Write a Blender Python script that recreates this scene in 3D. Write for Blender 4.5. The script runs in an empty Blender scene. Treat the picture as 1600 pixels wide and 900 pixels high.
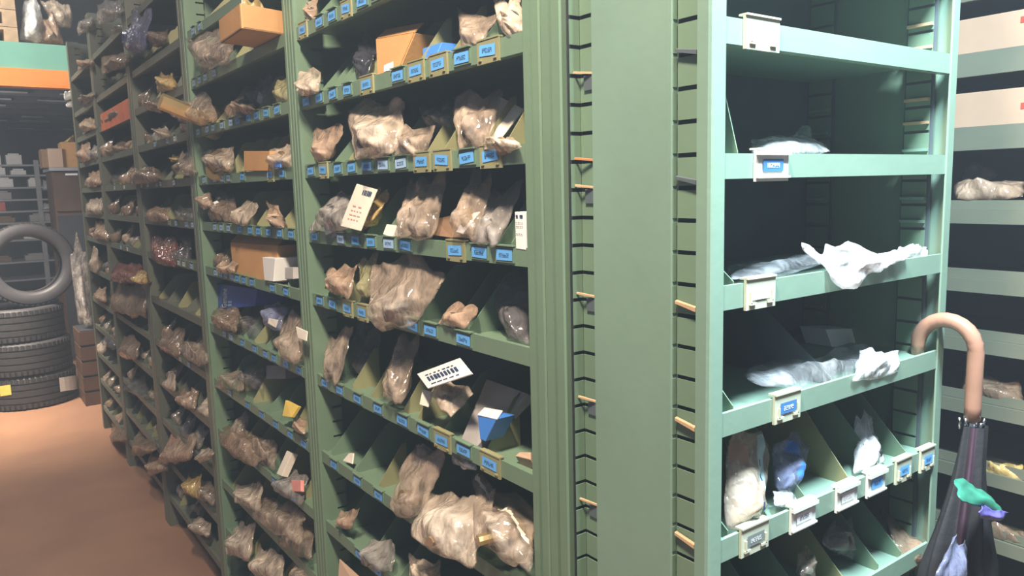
import bpy, bmesh, math, random
from mathutils import Vector, Matrix, noise

# ------------------------------------------------------------------ camera
SC = bpy.context.scene
COL = SC.collection
F = 1197.545
AX = Matrix(((0.80879343, 0.0973458, -0.57998016),
             (-0.5875309, 0.09064762, -0.80410849),
             (-0.02570276, 0.99111392, 0.13050887)))
CAM = Vector((0, 0, 1.6))
cd = bpy.data.cameras.new('camera')
cd.sensor_width = 36.0
cd.lens = F / 1600 * 36.0
cd.clip_start = 0.02
cam = bpy.data.objects.new('camera', cd)
COL.objects.link(cam)
cam.matrix_world = Matrix.Translation(CAM) @ AX.to_4x4()
SC.camera = cam

# ------------------------------------------------------------------ world, lights, exposure
SC.view_settings.view_transform = 'Standard'
SC.view_settings.look = 'None'
SC.view_settings.gamma = 1
SC.view_settings.exposure = 0.04
w = bpy.data.worlds.new('world')
SC.world = w
w.use_nodes = True
w.node_tree.nodes['Background'].inputs[0].default_value = (0.48, 0.62, 1.0, 1)
w.node_tree.nodes['Background'].inputs[1].default_value = 0.19


def area(name, loc, target, size, power, color, size_y=None, spread=180):
    l = bpy.data.lights.new(name, 'AREA')
    l.energy = power
    l.color = color
    l.size = size
    if size_y:
        l.shape = 'RECTANGLE'
        l.size_y = size_y
    l.spread = math.radians(spread)
    o = bpy.data.objects.new(name, l)
    COL.objects.link(o)
    o.location = loc
    d = Vector(target) - Vector(loc)
    o.rotation_euler = d.to_track_quat('-Z', 'Y').to_euler()
    return o


area('aisle_lamp', (-0.08, 0.25, 3.3), (0.75, 1.4, 1.2), 0.12, 138, (1.0, 0.83, 0.66), 0.35)
area('end_lamp', (0.80, 0.12, 2.75), (1.0, 0.6, 1.4), 0.25, 128, (0.74, 0.90, 1.0), 0.25)
area('end_aisle_lamp', (-0.05, 6.2, 2.45), (-0.05, 6.7, 0.0), 0.25, 34, (1.0, 0.86, 0.70), 0.5, 75)
area('deck_lamp', (-1.0, 6.0, 4.4), (0.3, 7.8, 2.8), 0.5, 190, (1.0, 0.93, 0.84), 0.5)
area('rack_lamp', (-0.1, 7.8, 2.25), (0.5, 10.0, 1.6), 0.4, 16, (0.95, 0.97, 1.0), 0.5)  # unseen fill added to brighten the deck slats, rack and cabinet


def at(px, py, axis, val):
    """the point of the plane <axis>=val that lies behind pixel (px,py) of the 1600x900 photograph"""
    r = AX @ Vector((px - 800.0, 450.0 - py, -F))
    t = (val - CAM[axis]) / r[axis]
    return CAM + r * t


# ------------------------------------------------------------------ materials
def nodes(name):
    m = bpy.data.materials.new(name)
    m.use_nodes = True
    nt = m.node_tree
    return m, nt, nt.nodes['Principled BSDF']


def mat(name, col, rough=0.5, metal=0.0, var=0.12, scale=18.0, bump=0.0, bscale=80.0, spec=0.5, emit=None):
    m, nt, b = nodes(name)
    b.inputs['Roughness'].default_value = rough
    b.inputs['Metallic'].default_value = metal
    b.inputs['Specular IOR Level'].default_value = spec
    tc = nt.nodes.new('ShaderNodeTexCoord')
    nz = nt.nodes.new('ShaderNodeTexNoise')
    nz.inputs['Scale'].default_value = scale
    nz.inputs['Detail'].default_value = 4
    nt.links.new(tc.outputs['Object'], nz.inputs['Vector'])
    rp = nt.nodes.new('ShaderNodeValToRGB')
    rp.color_ramp.elements[0].position = 0.3
    rp.color_ramp.elements[1].position = 0.72
    rp.color_ramp.elements[0].color = tuple(c * (1 - var) for c in col) + (1,)
    rp.color_ramp.elements[1].color = tuple(min(1, c * (1 + var)) for c in col) + (1,)
    nt.links.new(nz.outputs['Fac'], rp.inputs['Fac'])
    nt.links.new(rp.outputs['Color'], b.inputs['Base Color'])
    if bump:
        n2 = nt.nodes.new('ShaderNodeTexNoise')
        n2.inputs['Scale'].default_value = bscale
        n2.inputs['Detail'].default_value = 5
        nt.links.new(tc.outputs['Object'], n2.inputs['Vector'])
        bp = nt.nodes.new('ShaderNodeBump')
        bp.inputs['Strength'].default_value = bump
        bp.inputs['Distance'].default_value = 0.01
        nt.links.new(n2.outputs['Fac'], bp.inputs['Height'])
        nt.links.new(bp.outputs['Normal'], b.inputs['Normal'])
    if emit:
        b.inputs['Emission Color'].default_value = tuple(emit[:3]) + (1,)
        b.inputs['Emission Strength'].default_value = emit[3]
    return m


def plastic(name, col, a0, a1, rough=0.16, scale=22.0, bump=0.7):
    """thin crumpled film: cloudy, partly see-through, with crease highlights"""
    m, nt, b = nodes(name)
    b.inputs['Roughness'].default_value = rough
    b.inputs['Specular IOR Level'].default_value = 0.9
    tc = nt.nodes.new('ShaderNodeTexCoord')
    mp = nt.nodes.new('ShaderNodeMapping')
    mp.inputs['Rotation'].default_value = (0.4, 0.3, 0.6)
    mp.inputs['Scale'].default_value = (1, 1, 0.5)
    nt.links.new(tc.outputs['Object'], mp.inputs['Vector'])
    nz = nt.nodes.new('ShaderNodeTexNoise')
    nz.inputs['Scale'].default_value = scale
    nz.inputs['Detail'].default_value = 3
    nz.inputs['Distortion'].default_value = 0.8
    nt.links.new(mp.outputs['Vector'], nz.inputs['Vector'])
    mr = nt.nodes.new('ShaderNodeMapRange')
    mr.inputs['From Min'].default_value = 0.38
    mr.inputs['From Max'].default_value = 0.62
    mr.inputs['To Min'].default_value = a0
    mr.inputs['To Max'].default_value = a1
    nt.links.new(nz.outputs['Fac'], mr.inputs['Value'])
    at_ = nt.nodes.new('ShaderNodeAttribute')
    at_.attribute_name = 'fill'
    fm = nt.nodes.new('ShaderNodeMapRange')
    fm.inputs['From Min'].default_value = 0.0
    fm.inputs['From Max'].default_value = 0.75
    fm.inputs['To Min'].default_value = 0.62
    fm.inputs['To Max'].default_value = 1.15
    nt.links.new(at_.outputs['Fac'], fm.inputs['Value'])
    al = nt.nodes.new('ShaderNodeMath')
    al.operation = 'MULTIPLY'
    al.use_clamp = True
    nt.links.new(mr.outputs['Result'], al.inputs[0])
    nt.links.new(fm.outputs['Result'], al.inputs[1])
    nt.links.new(al.outputs[0], b.inputs['Alpha'])
    rp = nt.nodes.new('ShaderNodeValToRGB')
    rp.color_ramp.elements[0].position = 0.35
    rp.color_ramp.elements[1].position = 0.68
    rp.color_ramp.elements[0].color = tuple(c * 0.7 for c in col) + (1,)
    rp.color_ramp.elements[1].color = tuple(min(1, c * 1.15) for c in col) + (1,)
    n2 = nt.nodes.new('ShaderNodeTexNoise')
    n2.inputs['Scale'].default_value = scale * 0.8
    n2.inputs['Detail'].default_value = 3
    nt.links.new(tc.outputs['Object'], n2.inputs['Vector'])
    nt.links.new(n2.outputs['Fac'], rp.inputs['Fac'])
    nt.links.new(rp.outputs['Color'], b.inputs['Base Color'])
    # creases: cell borders of a warped, stretched pattern at two sizes
    wp = nt.nodes.new('ShaderNodeVectorMath')
    wp.operation = 'MULTIPLY_ADD'
    wp.inputs[1].default_value = (0.03, 0.03, 0.03)
    nt.links.new(n2.outputs['Color'], wp.inputs[0])
    nt.links.new(mp.outputs['Vector'], wp.inputs[2])
    hs = []
    for k, wgt in ((1.2, 1.0), (3.2, 0.3)):
        vo = nt.nodes.new('ShaderNodeTexVoronoi')
        vo.feature = 'DISTANCE_TO_EDGE'
        vo.inputs['Scale'].default_value = scale * k
        nt.links.new(wp.outputs['Vector'], vo.inputs['Vector'])
        mu = nt.nodes.new('ShaderNodeMath')
        mu.operation = 'MULTIPLY'
        mu.inputs[1].default_value = wgt
        nt.links.new(vo.outputs['Distance'], mu.inputs[0])
        hs.append(mu)
    ad = nt.nodes.new('ShaderNodeMath')
    ad.operation = 'ADD'
    nt.links.new(hs[0].outputs[0], ad.inputs[0])
    nt.links.new(hs[1].outputs[0], ad.inputs[1])
    bp = nt.nodes.new('ShaderNodeBump')
    bp.inputs['Strength'].default_value = bump
    bp.inputs['Distance'].default_value = 0.012
    nt.links.new(ad.outputs[0], bp.inputs['Height'])
    nt.links.new(bp.outputs['Normal'], b.inputs['Normal'])
    return m


M = {}
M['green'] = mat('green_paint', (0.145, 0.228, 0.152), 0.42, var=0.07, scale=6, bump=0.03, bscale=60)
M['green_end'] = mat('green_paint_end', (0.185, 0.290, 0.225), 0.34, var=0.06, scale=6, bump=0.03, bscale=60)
M['green_dark'] = mat('green_paint_shaded', (0.085, 0.108, 0.120), 0.5, var=0.12, scale=8)  # bluish shade of the shelf insides mixed into the green
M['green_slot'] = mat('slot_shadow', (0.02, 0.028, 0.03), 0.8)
M['green_worn'] = mat('worn_green_paint', (0.118, 0.132, 0.100), 0.5, var=0.15, scale=5)  # darker, greyer green for the third to fifth bays
M['olive'] = mat('olive_paint', (0.27, 0.27, 0.14), 0.5, var=0.12, scale=9)  # lit faces of dividers and holders, warm light put into the colour
M['back_olive'] = mat('old_olive_paint', (0.15, 0.165, 0.12), 0.5, var=0.1, scale=6)
M['beige_steel'] = mat('beige_holder', (0.46, 0.50, 0.38), 0.38, var=0.06)
M['white_steel'] = mat('white_holder', (0.66, 0.70, 0.66), 0.35, var=0.04)
M['tan'] = mat('tan_clip', (0.52, 0.34, 0.20), 0.5)
M['rust'] = mat('rusty_clip', (0.50, 0.20, 0.08), 0.6)
M['blue_label'] = mat('blue_label', (0.13, 0.42, 0.86), 0.5, var=0.05)
M['pale_label'] = mat('pale_blue_label', (0.36, 0.56, 0.80), 0.5, var=0.05)
M['white_label'] = mat('white_label', (0.75, 0.76, 0.74), 0.5, var=0.05)
M['slate_label'] = mat('slate_label', (0.16, 0.20, 0.20), 0.5, var=0.05)
M['navy_label'] = mat('navy_label', (0.05, 0.18, 0.42), 0.5, var=0.05)
M['ink'] = mat('ink', (0.02, 0.05, 0.12), 0.6)
M['paper_ink'] = mat('paper_ink', (0.85, 0.88, 0.85), 0.6)
M['card'] = mat('cardboard', (0.50, 0.27, 0.10), 0.75, var=0.08, scale=10, bump=0.08, bscale=120)
M['card_pale'] = mat('pale_cardboard', (0.46, 0.315, 0.215), 0.75, var=0.06, scale=10)
M['card_brown'] = mat('brown_cardboard', (0.22, 0.13, 0.07), 0.8, var=0.1)
M['paper'] = mat('paper', (0.78, 0.72, 0.60), 0.6, var=0.05, bump=0.1, bscale=30)
M['white'] = mat('white_card', (0.80, 0.80, 0.77), 0.55, var=0.05)
M['grey_board'] = mat('grey_board', (0.34, 0.32, 0.31), 0.6, var=0.08)
M['yellow'] = mat('yellow_paper', (0.80, 0.58, 0.12), 0.55, var=0.08, bump=0.15, bscale=30)
M['blue_box'] = mat('blue_box', (0.02, 0.07, 0.36), 0.4, var=0.05)
M['mid_blue'] = mat('mid_blue_box', (0.05, 0.20, 0.60), 0.45, var=0.05)
M['red'] = mat('red_mark', (0.55, 0.06, 0.04), 0.5)
M['aqua'] = mat('aqua_print', (0.38, 0.62, 0.62), 0.4, var=0.1)
M['pink'] = mat('pink_card', (0.70, 0.28, 0.24), 0.6)
M['orange'] = mat('orange_beam', (0.85, 0.27, 0.05), 0.45, var=0.05)
M['orange_strip'] = mat('orange_strip', (0.62, 0.16, 0.07), 0.5, var=0.2)
M['teal'] = mat('teal_beam', (0.16, 0.40, 0.31), 0.5, var=0.06, scale=5)
M['steel'] = mat('bare_steel', (0.42, 0.40, 0.37), 0.3, 0.85, var=0.15)
M['brass'] = mat('brass_part', (0.62, 0.44, 0.20), 0.3, 0.8, var=0.15)
M['black_part'] = mat('black_part', (0.03, 0.03, 0.035), 0.4)
M['rubber'] = mat('tyre_rubber', (0.034, 0.034, 0.038), 0.6, var=0.15, scale=30, bump=0.15, bscale=150)
M['rubber_wall'] = mat('tyre_sidewall', (0.055, 0.054, 0.062), 0.5, var=0.1, scale=20)
M['wood'] = mat('pallet_wood', (0.42, 0.30, 0.19), 0.75, var=0.2, scale=12, bump=0.1)
M['brown_wood'] = mat('brown_panel', (0.085, 0.045, 0.026), 0.6, var=0.2, scale=6)
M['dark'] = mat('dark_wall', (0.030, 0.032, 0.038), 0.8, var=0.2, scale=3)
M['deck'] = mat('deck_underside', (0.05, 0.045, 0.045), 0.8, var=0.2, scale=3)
M['slat'] = mat('deck_slat', (0.22, 0.21, 0.20), 0.6, var=0.3, scale=4)
M['grey_steel'] = mat('grey_shelf_steel', (0.30, 0.31, 0.33), 0.45, var=0.1)
M['handle'] = mat('umbrella_handle', (0.29, 0.165, 0.115), 0.28, var=0.1, scale=25)
M['chrome'] = mat('chrome', (0.75, 0.75, 0.76), 0.15, 1.0, var=0.03)
M['umb_dark'] = mat('umbrella_cloth', (0.016, 0.017, 0.020), 0.5, var=0.5, scale=9, bump=0.2, bscale=40)
M['umb_plum'] = mat('umbrella_plum_cloth', (0.040, 0.022, 0.036), 0.5, var=0.4, scale=9)
M['umb_green'] = mat('umbrella_green_cloth', (0.03, 0.19, 0.13), 0.45, var=0.5, scale=14)
M['umb_violet'] = mat('umbrella_violet_cloth', (0.11, 0.10, 0.34), 0.45, var=0.3, scale=14)
M['wall'] = mat('warehouse_wall', (0.10, 0.10, 0.105), 0.85, var=0.2, scale=2)

P = {}
P['clear'] = plastic('clear_film', (0.50, 0.40, 0.31), 0.28, 0.76)
P['tan'] = plastic('tan_film', (0.52, 0.37, 0.26), 0.6, 0.95)
P['grey'] = plastic('grey_film', (0.42, 0.39, 0.36), 0.35, 0.8)
P['pale'] = plastic('pale_film', (0.66, 0.55, 0.43), 0.45, 0.92)
P['brown'] = plastic('brown_film', (0.27, 0.19, 0.13), 0.7, 1.0)
P['white'] = plastic('white_film', (0.86, 0.88, 0.90), 0.55, 0.95)
P['glass'] = plastic('glassy_film', (0.66, 0.70, 0.74), 0.12, 0.42)
P['smoke'] = plastic('smoky_film', (0.20, 0.19, 0.20), 0.25, 0.65)
P['black'] = plastic('black_film', (0.035, 0.036, 0.045), 0.85, 1.0)
P['maroon'] = plastic('maroon_film', (0.22, 0.07, 0.06), 0.85, 1.0)
P['blue'] = plastic('blue_film', (0.24, 0.27, 0.42), 0.5, 0.9)
P['navy'] = plastic('navy_print_film', (0.10, 0.10, 0.20), 0.9, 1.0, scale=30)
P['yellow'] = plastic('yellow_film', (0.66, 0.47, 0.18), 0.7, 1.0)
P['olive'] = plastic('olive_film', (0.36, 0.34, 0.18), 0.6, 0.9)


# floor: glossy orange-brown laminate
def floor_mat():
    m, nt, b = nodes('orange_floor')
    tc = nt.nodes.new('ShaderNodeTexCoord')
    n1 = nt.nodes.new('ShaderNodeTexNoise')
    n1.inputs['Scale'].default_value = 2.2
    n1.inputs['Detail'].default_value = 6
    nt.links.new(tc.outputs['Object'], n1.inputs['Vector'])
    rp = nt.nodes.new('ShaderNodeValToRGB')
    rp.color_ramp.elements[0].position = 0.3
    rp.color_ramp.elements[1].position = 0.7
    rp.color_ramp.elements[0].color = (0.27, 0.15, 0.098, 1)
    rp.color_ramp.elements[1].color = (0.35, 0.19, 0.115, 1)
    nt.links.new(n1.outputs['Fac'], rp.inputs['Fac'])
    nt.links.new(rp.outputs['Color'], b.inputs['Base Color'])
    b.inputs['Roughness'].default_value = 0.38
    return m


M['floor'] = floor_mat()


# ------------------------------------------------------------------ mesh helpers
def add_box(bm, lo, hi, mx=None):
    vs = [bm.verts.new((x, y, z)) for x in (lo[0], hi[0]) for y in (lo[1], hi[1]) for z in (lo[2], hi[2])]
    for f in ((0, 1, 3, 2), (4, 6, 7, 5), (0, 4, 5, 1), (2, 3, 7, 6), (0, 2, 6, 4), (1, 5, 7, 3)):
        bm.faces.new([vs[i] for i in f])
    if mx:
        bmesh.ops.transform(bm, matrix=mx, verts=vs)
    return vs


def add_hexa(bm, bot, top):
    v = [bm.verts.new(p) for p in list(bot) + list(top)]
    for f in ((3, 2, 1, 0), (4, 5, 6, 7), (0, 1, 5, 4), (1, 2, 6, 5), (2, 3, 7, 6), (3, 0, 4, 7)):
        bm.faces.new([v[i] for i in f])


def add_prism(bm, pts, vec):
    """polygon pts (3D) swept along vec"""
    a = [bm.verts.new(p) for p in pts]
    b = [bm.verts.new(Vector(p) + Vector(vec)) for p in pts]
    n = len(pts)
    bm.faces.new(a[::-1])
    bm.faces.new(b)
    for i in range(n):
        bm.faces.new((a[i], a[(i + 1) % n], b[(i + 1) % n], b[i]))


def add_tube(bm, pts, rad, seg=10):
    rings = []
    n = len(pts)
    up = Vector((0.3, 0.2, 1)).normalized()
    for i, p in enumerate(pts):
        p = Vector(p)
        d = (Vector(pts[min(i + 1, n - 1)]) - Vector(pts[max(i - 1, 0)])).normalized()
        s = d.cross(up)
        if s.length < 1e-4:
            s = d.cross(Vector((1, 0, 0)))
        s.normalize()
        t = s.cross(d)
        r = rad[i] if isinstance(rad, (list, tuple)) else rad
        rings.append([bm.verts.new(p + (s * math.cos(a) + t * math.sin(a)) * r)
                      for a in [2 * math.pi * k / seg for k in range(seg)]])
    for i in range(n - 1):
        for k in range(seg):
            bm.faces.new((rings[i][k], rings[i][(k + 1) % seg], rings[i + 1][(k + 1) % seg], rings[i + 1][k]))
    bm.faces.new(rings[0][::-1])
    bm.faces.new(rings[-1])


def add_lathe(bm, prof, seg=40, mx=None, closed=False):
    """prof: (r, z) list, turned about z"""
    rings = []
    for r, z in prof:
        rings.append([bm.verts.new((r * math.cos(2 * math.pi * k / seg), r * math.sin(2 * math.pi * k / seg), z))
                      for k in range(seg)])
    m = len(prof)
    for i in range(m if closed else m - 1):
        a, b = rings[i], rings[(i + 1) % m]
        for k in range(seg):
            bm.faces.new((a[k], a[(k + 1) % seg], b[(k + 1) % seg], b[k]))
    if mx:
        bmesh.ops.transform(bm, matrix=mx, verts=[v for r in rings for v in r])


def obj(name, bm, material, parent=None, smooth=False, origin=None, bevel=0.0):
    """link one bmesh as ONE object; vertices are in world space, origin moves the pivot"""
    bmesh.ops.recalc_face_normals(bm, faces=bm.faces)
    me = bpy.data.meshes.new(name)
    off = Vector(origin) if origin is not None else Vector((0, 0, 0))
    if parent is not None and origin is None:
        off = wloc(parent)
    if off.length:
        bmesh.ops.translate(bm, verts=bm.verts, vec=-off)
    bm.to_mesh(me)
    bm.free()
    ms = material if isinstance(material, (list, tuple)) else [material]
    for m in ms:
        me.materials.append(m)
    if smooth:
        for p in me.polygons:
            p.use_smooth = True
    o = bpy.data.objects.new(name, me)
    COL.objects.link(o)
    if parent is not None:
        o.parent = parent
        o.location = off - wloc(parent)
    else:
        o.location = off
    if bevel:
        b = o.modifiers.new('bevel', 'BEVEL')
        b.width = bevel
        b.segments = 2
        b.limit_method = 'ANGLE'
    return o


def wloc(o):
    v = Vector((0, 0, 0))
    while o is not None:
        v = v + o.location
        o = o.parent
    return v


def tag(o, label, cat, group=None, kind=None):
    if label:
        o['label'] = label
    if cat:
        o['category'] = cat
    if group:
        o['group'] = group
    if kind:
        o['kind'] = kind
    return o


def thing(name, label, cat, loc=(0, 0, 0), group=None):
    o = bpy.data.objects.new(name, None)
    COL.objects.link(o)
    o.location = loc
    o.empty_display_size = 0.05
    return tag(o, label, cat, group)


def struct(name, bm, m, parent=None, **k):
    o = obj(name, bm, m, parent, **k)
    if parent is None:
        o['kind'] = 'structure'
    return o


def NB():
    return bmesh.new()


ORD = ['first', 'second', 'third', 'fourth', 'fifth', 'sixth', 'seventh', 'eighth', 'ninth', 'tenth', 'eleventh',
       'twelfth', 'thirteenth', 'fourteenth', 'fifteenth', 'sixteenth']

# ------------------------------------------------------------------ setting
bm = NB()
add_box(bm, (-9, -5, -0.1), (9, 16, 0))
struct('floor', bm, M['floor'])
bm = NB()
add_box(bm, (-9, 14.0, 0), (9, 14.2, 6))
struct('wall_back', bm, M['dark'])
bm = NB()
add_box(bm, (4.2, -5, 0), (4.4, 14.0, 6))
struct('wall_right', bm, M['wall'])
bm = NB()
add_box(bm, (-9, 5, 5.2), (4.2, 14.0, 5.4))
struct('ceiling', bm, M['wall'])

# faint haze volume added in place of lens veil, fills the hall
hm = bpy.data.materials.new('haze')
hm.use_nodes = True
hm.node_tree.nodes.remove(hm.node_tree.nodes['Principled BSDF'])
vs_ = hm.node_tree.nodes.new('ShaderNodeVolumeScatter')
vs_.inputs['Color'].default_value = (0.76, 0.87, 1.0, 1)
vs_.inputs['Density'].default_value = 0.017
vs_.inputs['Anisotropy'].default_value = 0.2
hm.node_tree.links.new(vs_.outputs[0], hm.node_tree.nodes['Material Output'].inputs['Volume'])
bm = NB()
add_box(bm, (-10, -6, -0.6), (10, 16.5, 6.5))
hz = obj('haze', bm, hm)
tag(hz, 'faint bluish dusty haze filling the whole storeroom', 'haze', kind='stuff')

# ------------------------------------------------------------------ bagged goods
def tri(x):
    x = x - math.floor(x)
    return 4 * abs(x - 0.5) - 1


def bag_bm(q, thick, seed, nu=15, nv=17, neck=0.0, wob=0.07, crumple=0.16, flat=0.0):
    """crumpled film bag spanned by the four corners q = bl, br, tr, tl: filled low down, limp and
    pleated towards the mouth; sharp folds run across it"""
    q = [Vector(p) for p in q]
    n = (q[1] - q[0]).cross(q[3] - q[0]).normalized()
    W, H = (q[1] - q[0]).length, (q[3] - q[0]).length
    size = (W + H) * 0.5
    sx, sy = W / size, H / size
    bm = NB()
    lay = bm.verts.layers.float.new('fill')
    rs_ = random.Random(seed * 31 + 7)
    so = Vector((seed * 7.13, seed * 3.71, seed * 1.37))
    folds = []
    for k in range(6):
        an = rs_.uniform(-0.9, 0.9) if k < 4 else rs_.uniform(0.9, 2.2)
        folds.append((math.cos(an), math.sin(an), rs_.uniform(0.35, 1.0) * (1 + .42 * k), rs_.random(), rs_.uniform(.5, 1) / (1 + .6 * k)))
    cs = [rs_.uniform(-.16, .16) for _ in range(8)]
    belly = rs_.uniform(.22, .42)
    bx = rs_.uniform(-.25, .25)
    for side in (1, -1):
        g = []
        for j in range(nv + 1):
            v = j / nv
            row = []
            for i in range(nu + 1):
                u = -1 + 2 * i / nu
                wf = 1 - neck * max(0, v - 0.35) / 0.65
                cu = 1 - 0.05 * (abs(2 * v - 1) ** 6)
                # the mouth is ragged, the sides run in slack curves
                top = (cs[0] * u + cs[1] * (abs(u) - .5) * 2 + .10 * tri(u * .9 + cs[2] * 4)) * v * v
                uu = u * wf * cu + wob * 1.6 * noise.noise(so + Vector((v * 2.6, 5.5, u * 0.5))) + cs[3] * v * .8 + cs[4] * (v - .5) ** 2
                vv = 0.5 + (v - 0.5) * (1 - 0.07 * abs(u) ** 5) + wob * noise.noise(so + Vector((u * 2.0, 9.1, v * 0.5))) + top * .8
                a = (uu + 1) / 2
                p = (q[0] * (1 - a) + q[1] * a) * (1 - vv) + (q[3] * (1 - a) + q[2] * a) * vv
                env = max(0.0, 1 - abs(u) ** 2.4) ** 0.6
                bl = math.exp(-((v - belly) / .30) ** 2 - ((u - bx) / .8) ** 2)
                prof = env * (min(1.0, v * 7) ** .5) * (.25 + .95 * bl) * (1 - v ** 3)
                x, y = u * sx, v * 2 * sy
                wx = x + .22 * noise.noise(so + Vector((x * 1.6, y * 1.6, 2)))
                wy = y + .22 * noise.noise(so + Vector((x * 1.6, y * 1.6, 8)))
                f = 0
                for (cx_, cy_, fr, ph, am) in folds:
                    f += am * tri((wx * cx_ + wy * cy_) * fr + ph + side * .11 * prof)
                p = p + n * (side * thick * prof * (1 + .22 * f) + crumple * .19 * min(size, .16) * f * (.35 + .65 * v))
                pn = Vector((x * 2.2, y * 2.2, side * .4 * prof)) + so
                p = p + Vector((noise.noise(pn), noise.noise(pn + Vector((0, 7, 0))), noise.noise(pn + Vector((0, 0, 11))))) * crumple * 0.12 * size
                vt = bm.verts.new(p)
                vt[lay] = min(1.0, prof)
                row.append(vt)
            g.append(row)
        for j in range(nv):
            for i in range(nu):
                f_ = (g[j][i], g[j][i + 1], g[j + 1][i + 1], g[j + 1][i])
                bm.faces.new(f_ if side > 0 else f_[::-1])
    bmesh.ops.remove_doubles(bm, verts=bm.verts, dist=size * 1e-4)
    return bm


def contents_bm(c, size, n, seed):
    """the piece inside a bag: a ring, a bolt, a bush or a small block"""
    rnd = random.Random(seed)
    bm = NB()
    k = rnd.choice(('ring', 'bolt', 'bush', 'block'))
    rot = Matrix.Rotation(rnd.uniform(0, 3), 4, 'X') @ Matrix.Rotation(rnd.uniform(-0.6, 0.6), 4, 'Y') @ Matrix.Rotation(1.57, 4, 'Y')
    mx = Matrix.Translation(c) @ rot
    s = size
    if k == 'ring':
        add_lathe(bm, [(s * .9, -s * .15), (s * .9, s * .15), (s * .6, s * .15), (s * .6, -s * .15)], 16, mx, True)
    elif k == 'bolt':
        add_lathe(bm, [(0, -s), (s * .25, -s), (s * .25, s * .5), (s * .5, s * .5), (s * .5, s * .9), (0, s * .9)], 8, mx)
    elif k == 'bush':
        add_lathe(bm, [(s * .55, -s * .6), (s * .55, s * .6), (s * .35, s * .6), (s * .35, -s * .6)], 14, mx, True)
    else:
        add_box(bm, (-s * .5, -s * .7, -s * .3), (s * .5, s * .7, s * .3), mx)
        add_box(bm, (-s * .2, -s * .9, -s * .12), (s * .2, s * .9, s * .12), mx)
    return bm, rnd.choice(('steel', 'steel', 'black_part', 'brass', 'white', 'card_brown'))


SEED = [10]
PENDING = []   # (object, description, bay phrase, level, order key)


def later(o, desc, bay, lev, key):
    PENDING.append((o, desc, bay, lev, key))


def bag(q, look, desc, bay, lev, key, thick=None, cont=True, neck=0.0, nu=22, nv=26, crumple=0.20, wob=0.08, bands=()):
    SEED[0] += 1
    sd = SEED[0]
    q = [Vector(p) for p in q]
    size = ((q[1] - q[0]).length + (q[3] - q[0]).length) * 0.5
    c = (q[0] + q[1]) * 0.36 + (q[2] + q[3]) * 0.14
    base = (q[0] + q[1]) * 0.5
    o = obj('parts_bag', bag_bm(q, thick or min(size * 0.20, .034), sd, nu, nv, neck, wob, crumple), P[look], None, True, origin=base)
    tag(o, None, 'bag', 'bagged parts on the shelves')
    later(o, desc, bay, lev, key)
    for bi_, (u0, u1, v0, v1, lean, mn) in enumerate(bands):
        o.data.materials.append(M[mn])
        for fi in range(min(nu * nv, len(o.data.polygons))):
            fu, fv = (fi % nu + .5) / nu, (fi // nu + .5) / nv
            if u0 < fu < u1 and v0 < fv + lean * (fu - .5) < v1:
                o.data.polygons[fi].material_index = bi_ + 1
    if cont:
        b2, mm = contents_bm(c, size * 0.22, 1, sd)
        obj('bag_contents', b2, M[mm], o, False)
    return o


def qL(px, xb, xt):
    """corner pixels bl br tr tl -> points; lower edge in plane X=xb, upper edge in X=xt"""
    return [at(px[0][0], px[0][1], 0, xb), at(px[1][0], px[1][1], 0, xb), at(px[2][0], px[2][1], 0, xt), at(px[3][0], px[3][1], 0, xt)]


def bb(x0, y0, x1, y1):
    return [(x0, y1), (x1, y1), (x1, y0), (x0, y0)]


def qE(px, yb, yt):
    return [at(px[0][0], px[0][1], 1, yb), at(px[1][0], px[1][1], 1, yb), at(px[2][0], px[2][1], 1, yt), at(px[3][0], px[3][1], 1, yt)]


def slab(q, depth, m, name='card', parent=None, bevel=0.0):
    """flat piece spanned by four corners, with thickness <depth> behind it"""
    q = [Vector(p) for p in q]
    n = (q[1] - q[0]).cross(q[3] - q[0]).normalized()
    if n.dot(CAM - q[0]) > 0:
        n = -n
    if depth > .025:
        n.z = 0
        n.normalize()
    bm = NB()
    add_hexa(bm, q, [p + n * depth for p in q])
    return obj(name, bm, m, parent, origin=None if parent else (q[0] + q[1]) * 0.5, bevel=bevel)


def print_lines(q, parent, rows, m, seed, name='print', lift=0.0012, x0=0.15, x1=0.85):
    """rows of small dashes printed on the face q (a raised print a millimetre proud)"""
    rnd = random.Random(seed)
    q = [Vector(p) for p in q]
    n = (q[1] - q[0]).cross(q[3] - q[0]).normalized()
    if n.dot(CAM - q[0]) < 0:
        n = -n
    bm = NB()

    def P2(a, b):
        return (q[0] * (1 - a) + q[1] * a) * (1 - b) + (q[3] * (1 - a) + q[2] * a) * b + n * lift
    for (b0, b1, k) in rows:
        a = x0
        stp = (x1 - x0) / k
        for i in range(k):
            wd = stp * rnd.uniform(0.45, 0.85)
            vs = [bm.verts.new(P2(*t)) for t in ((a, b0), (a + wd, b0), (a + wd, b1), (a, b1))]
            bm.faces.new(vs)
            a += stp
    return obj(name, bm, m, parent)


# ------------------------------------------------------------------ shelving
FX = 0.713           # front plane of the long row
ROWD = 0.30          # its depth
ZTOP = 2.62
LEV = [2.36, 2.13, 1.965, 1.80, 1.635, 1.476, 1.318, 1.11, 0.905, 0.715, 0.52, 0.33, 0.14]
LIP = 0.03
BAYS = [(0.94, 1.852), (1.926, 2.868), (2.966, 3.886), (3.986, 4.94), (5.03, 5.89)]
BAYN = ['nearest bay', 'second bay', 'third bay', 'fourth bay', 'farthest bay']


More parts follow.
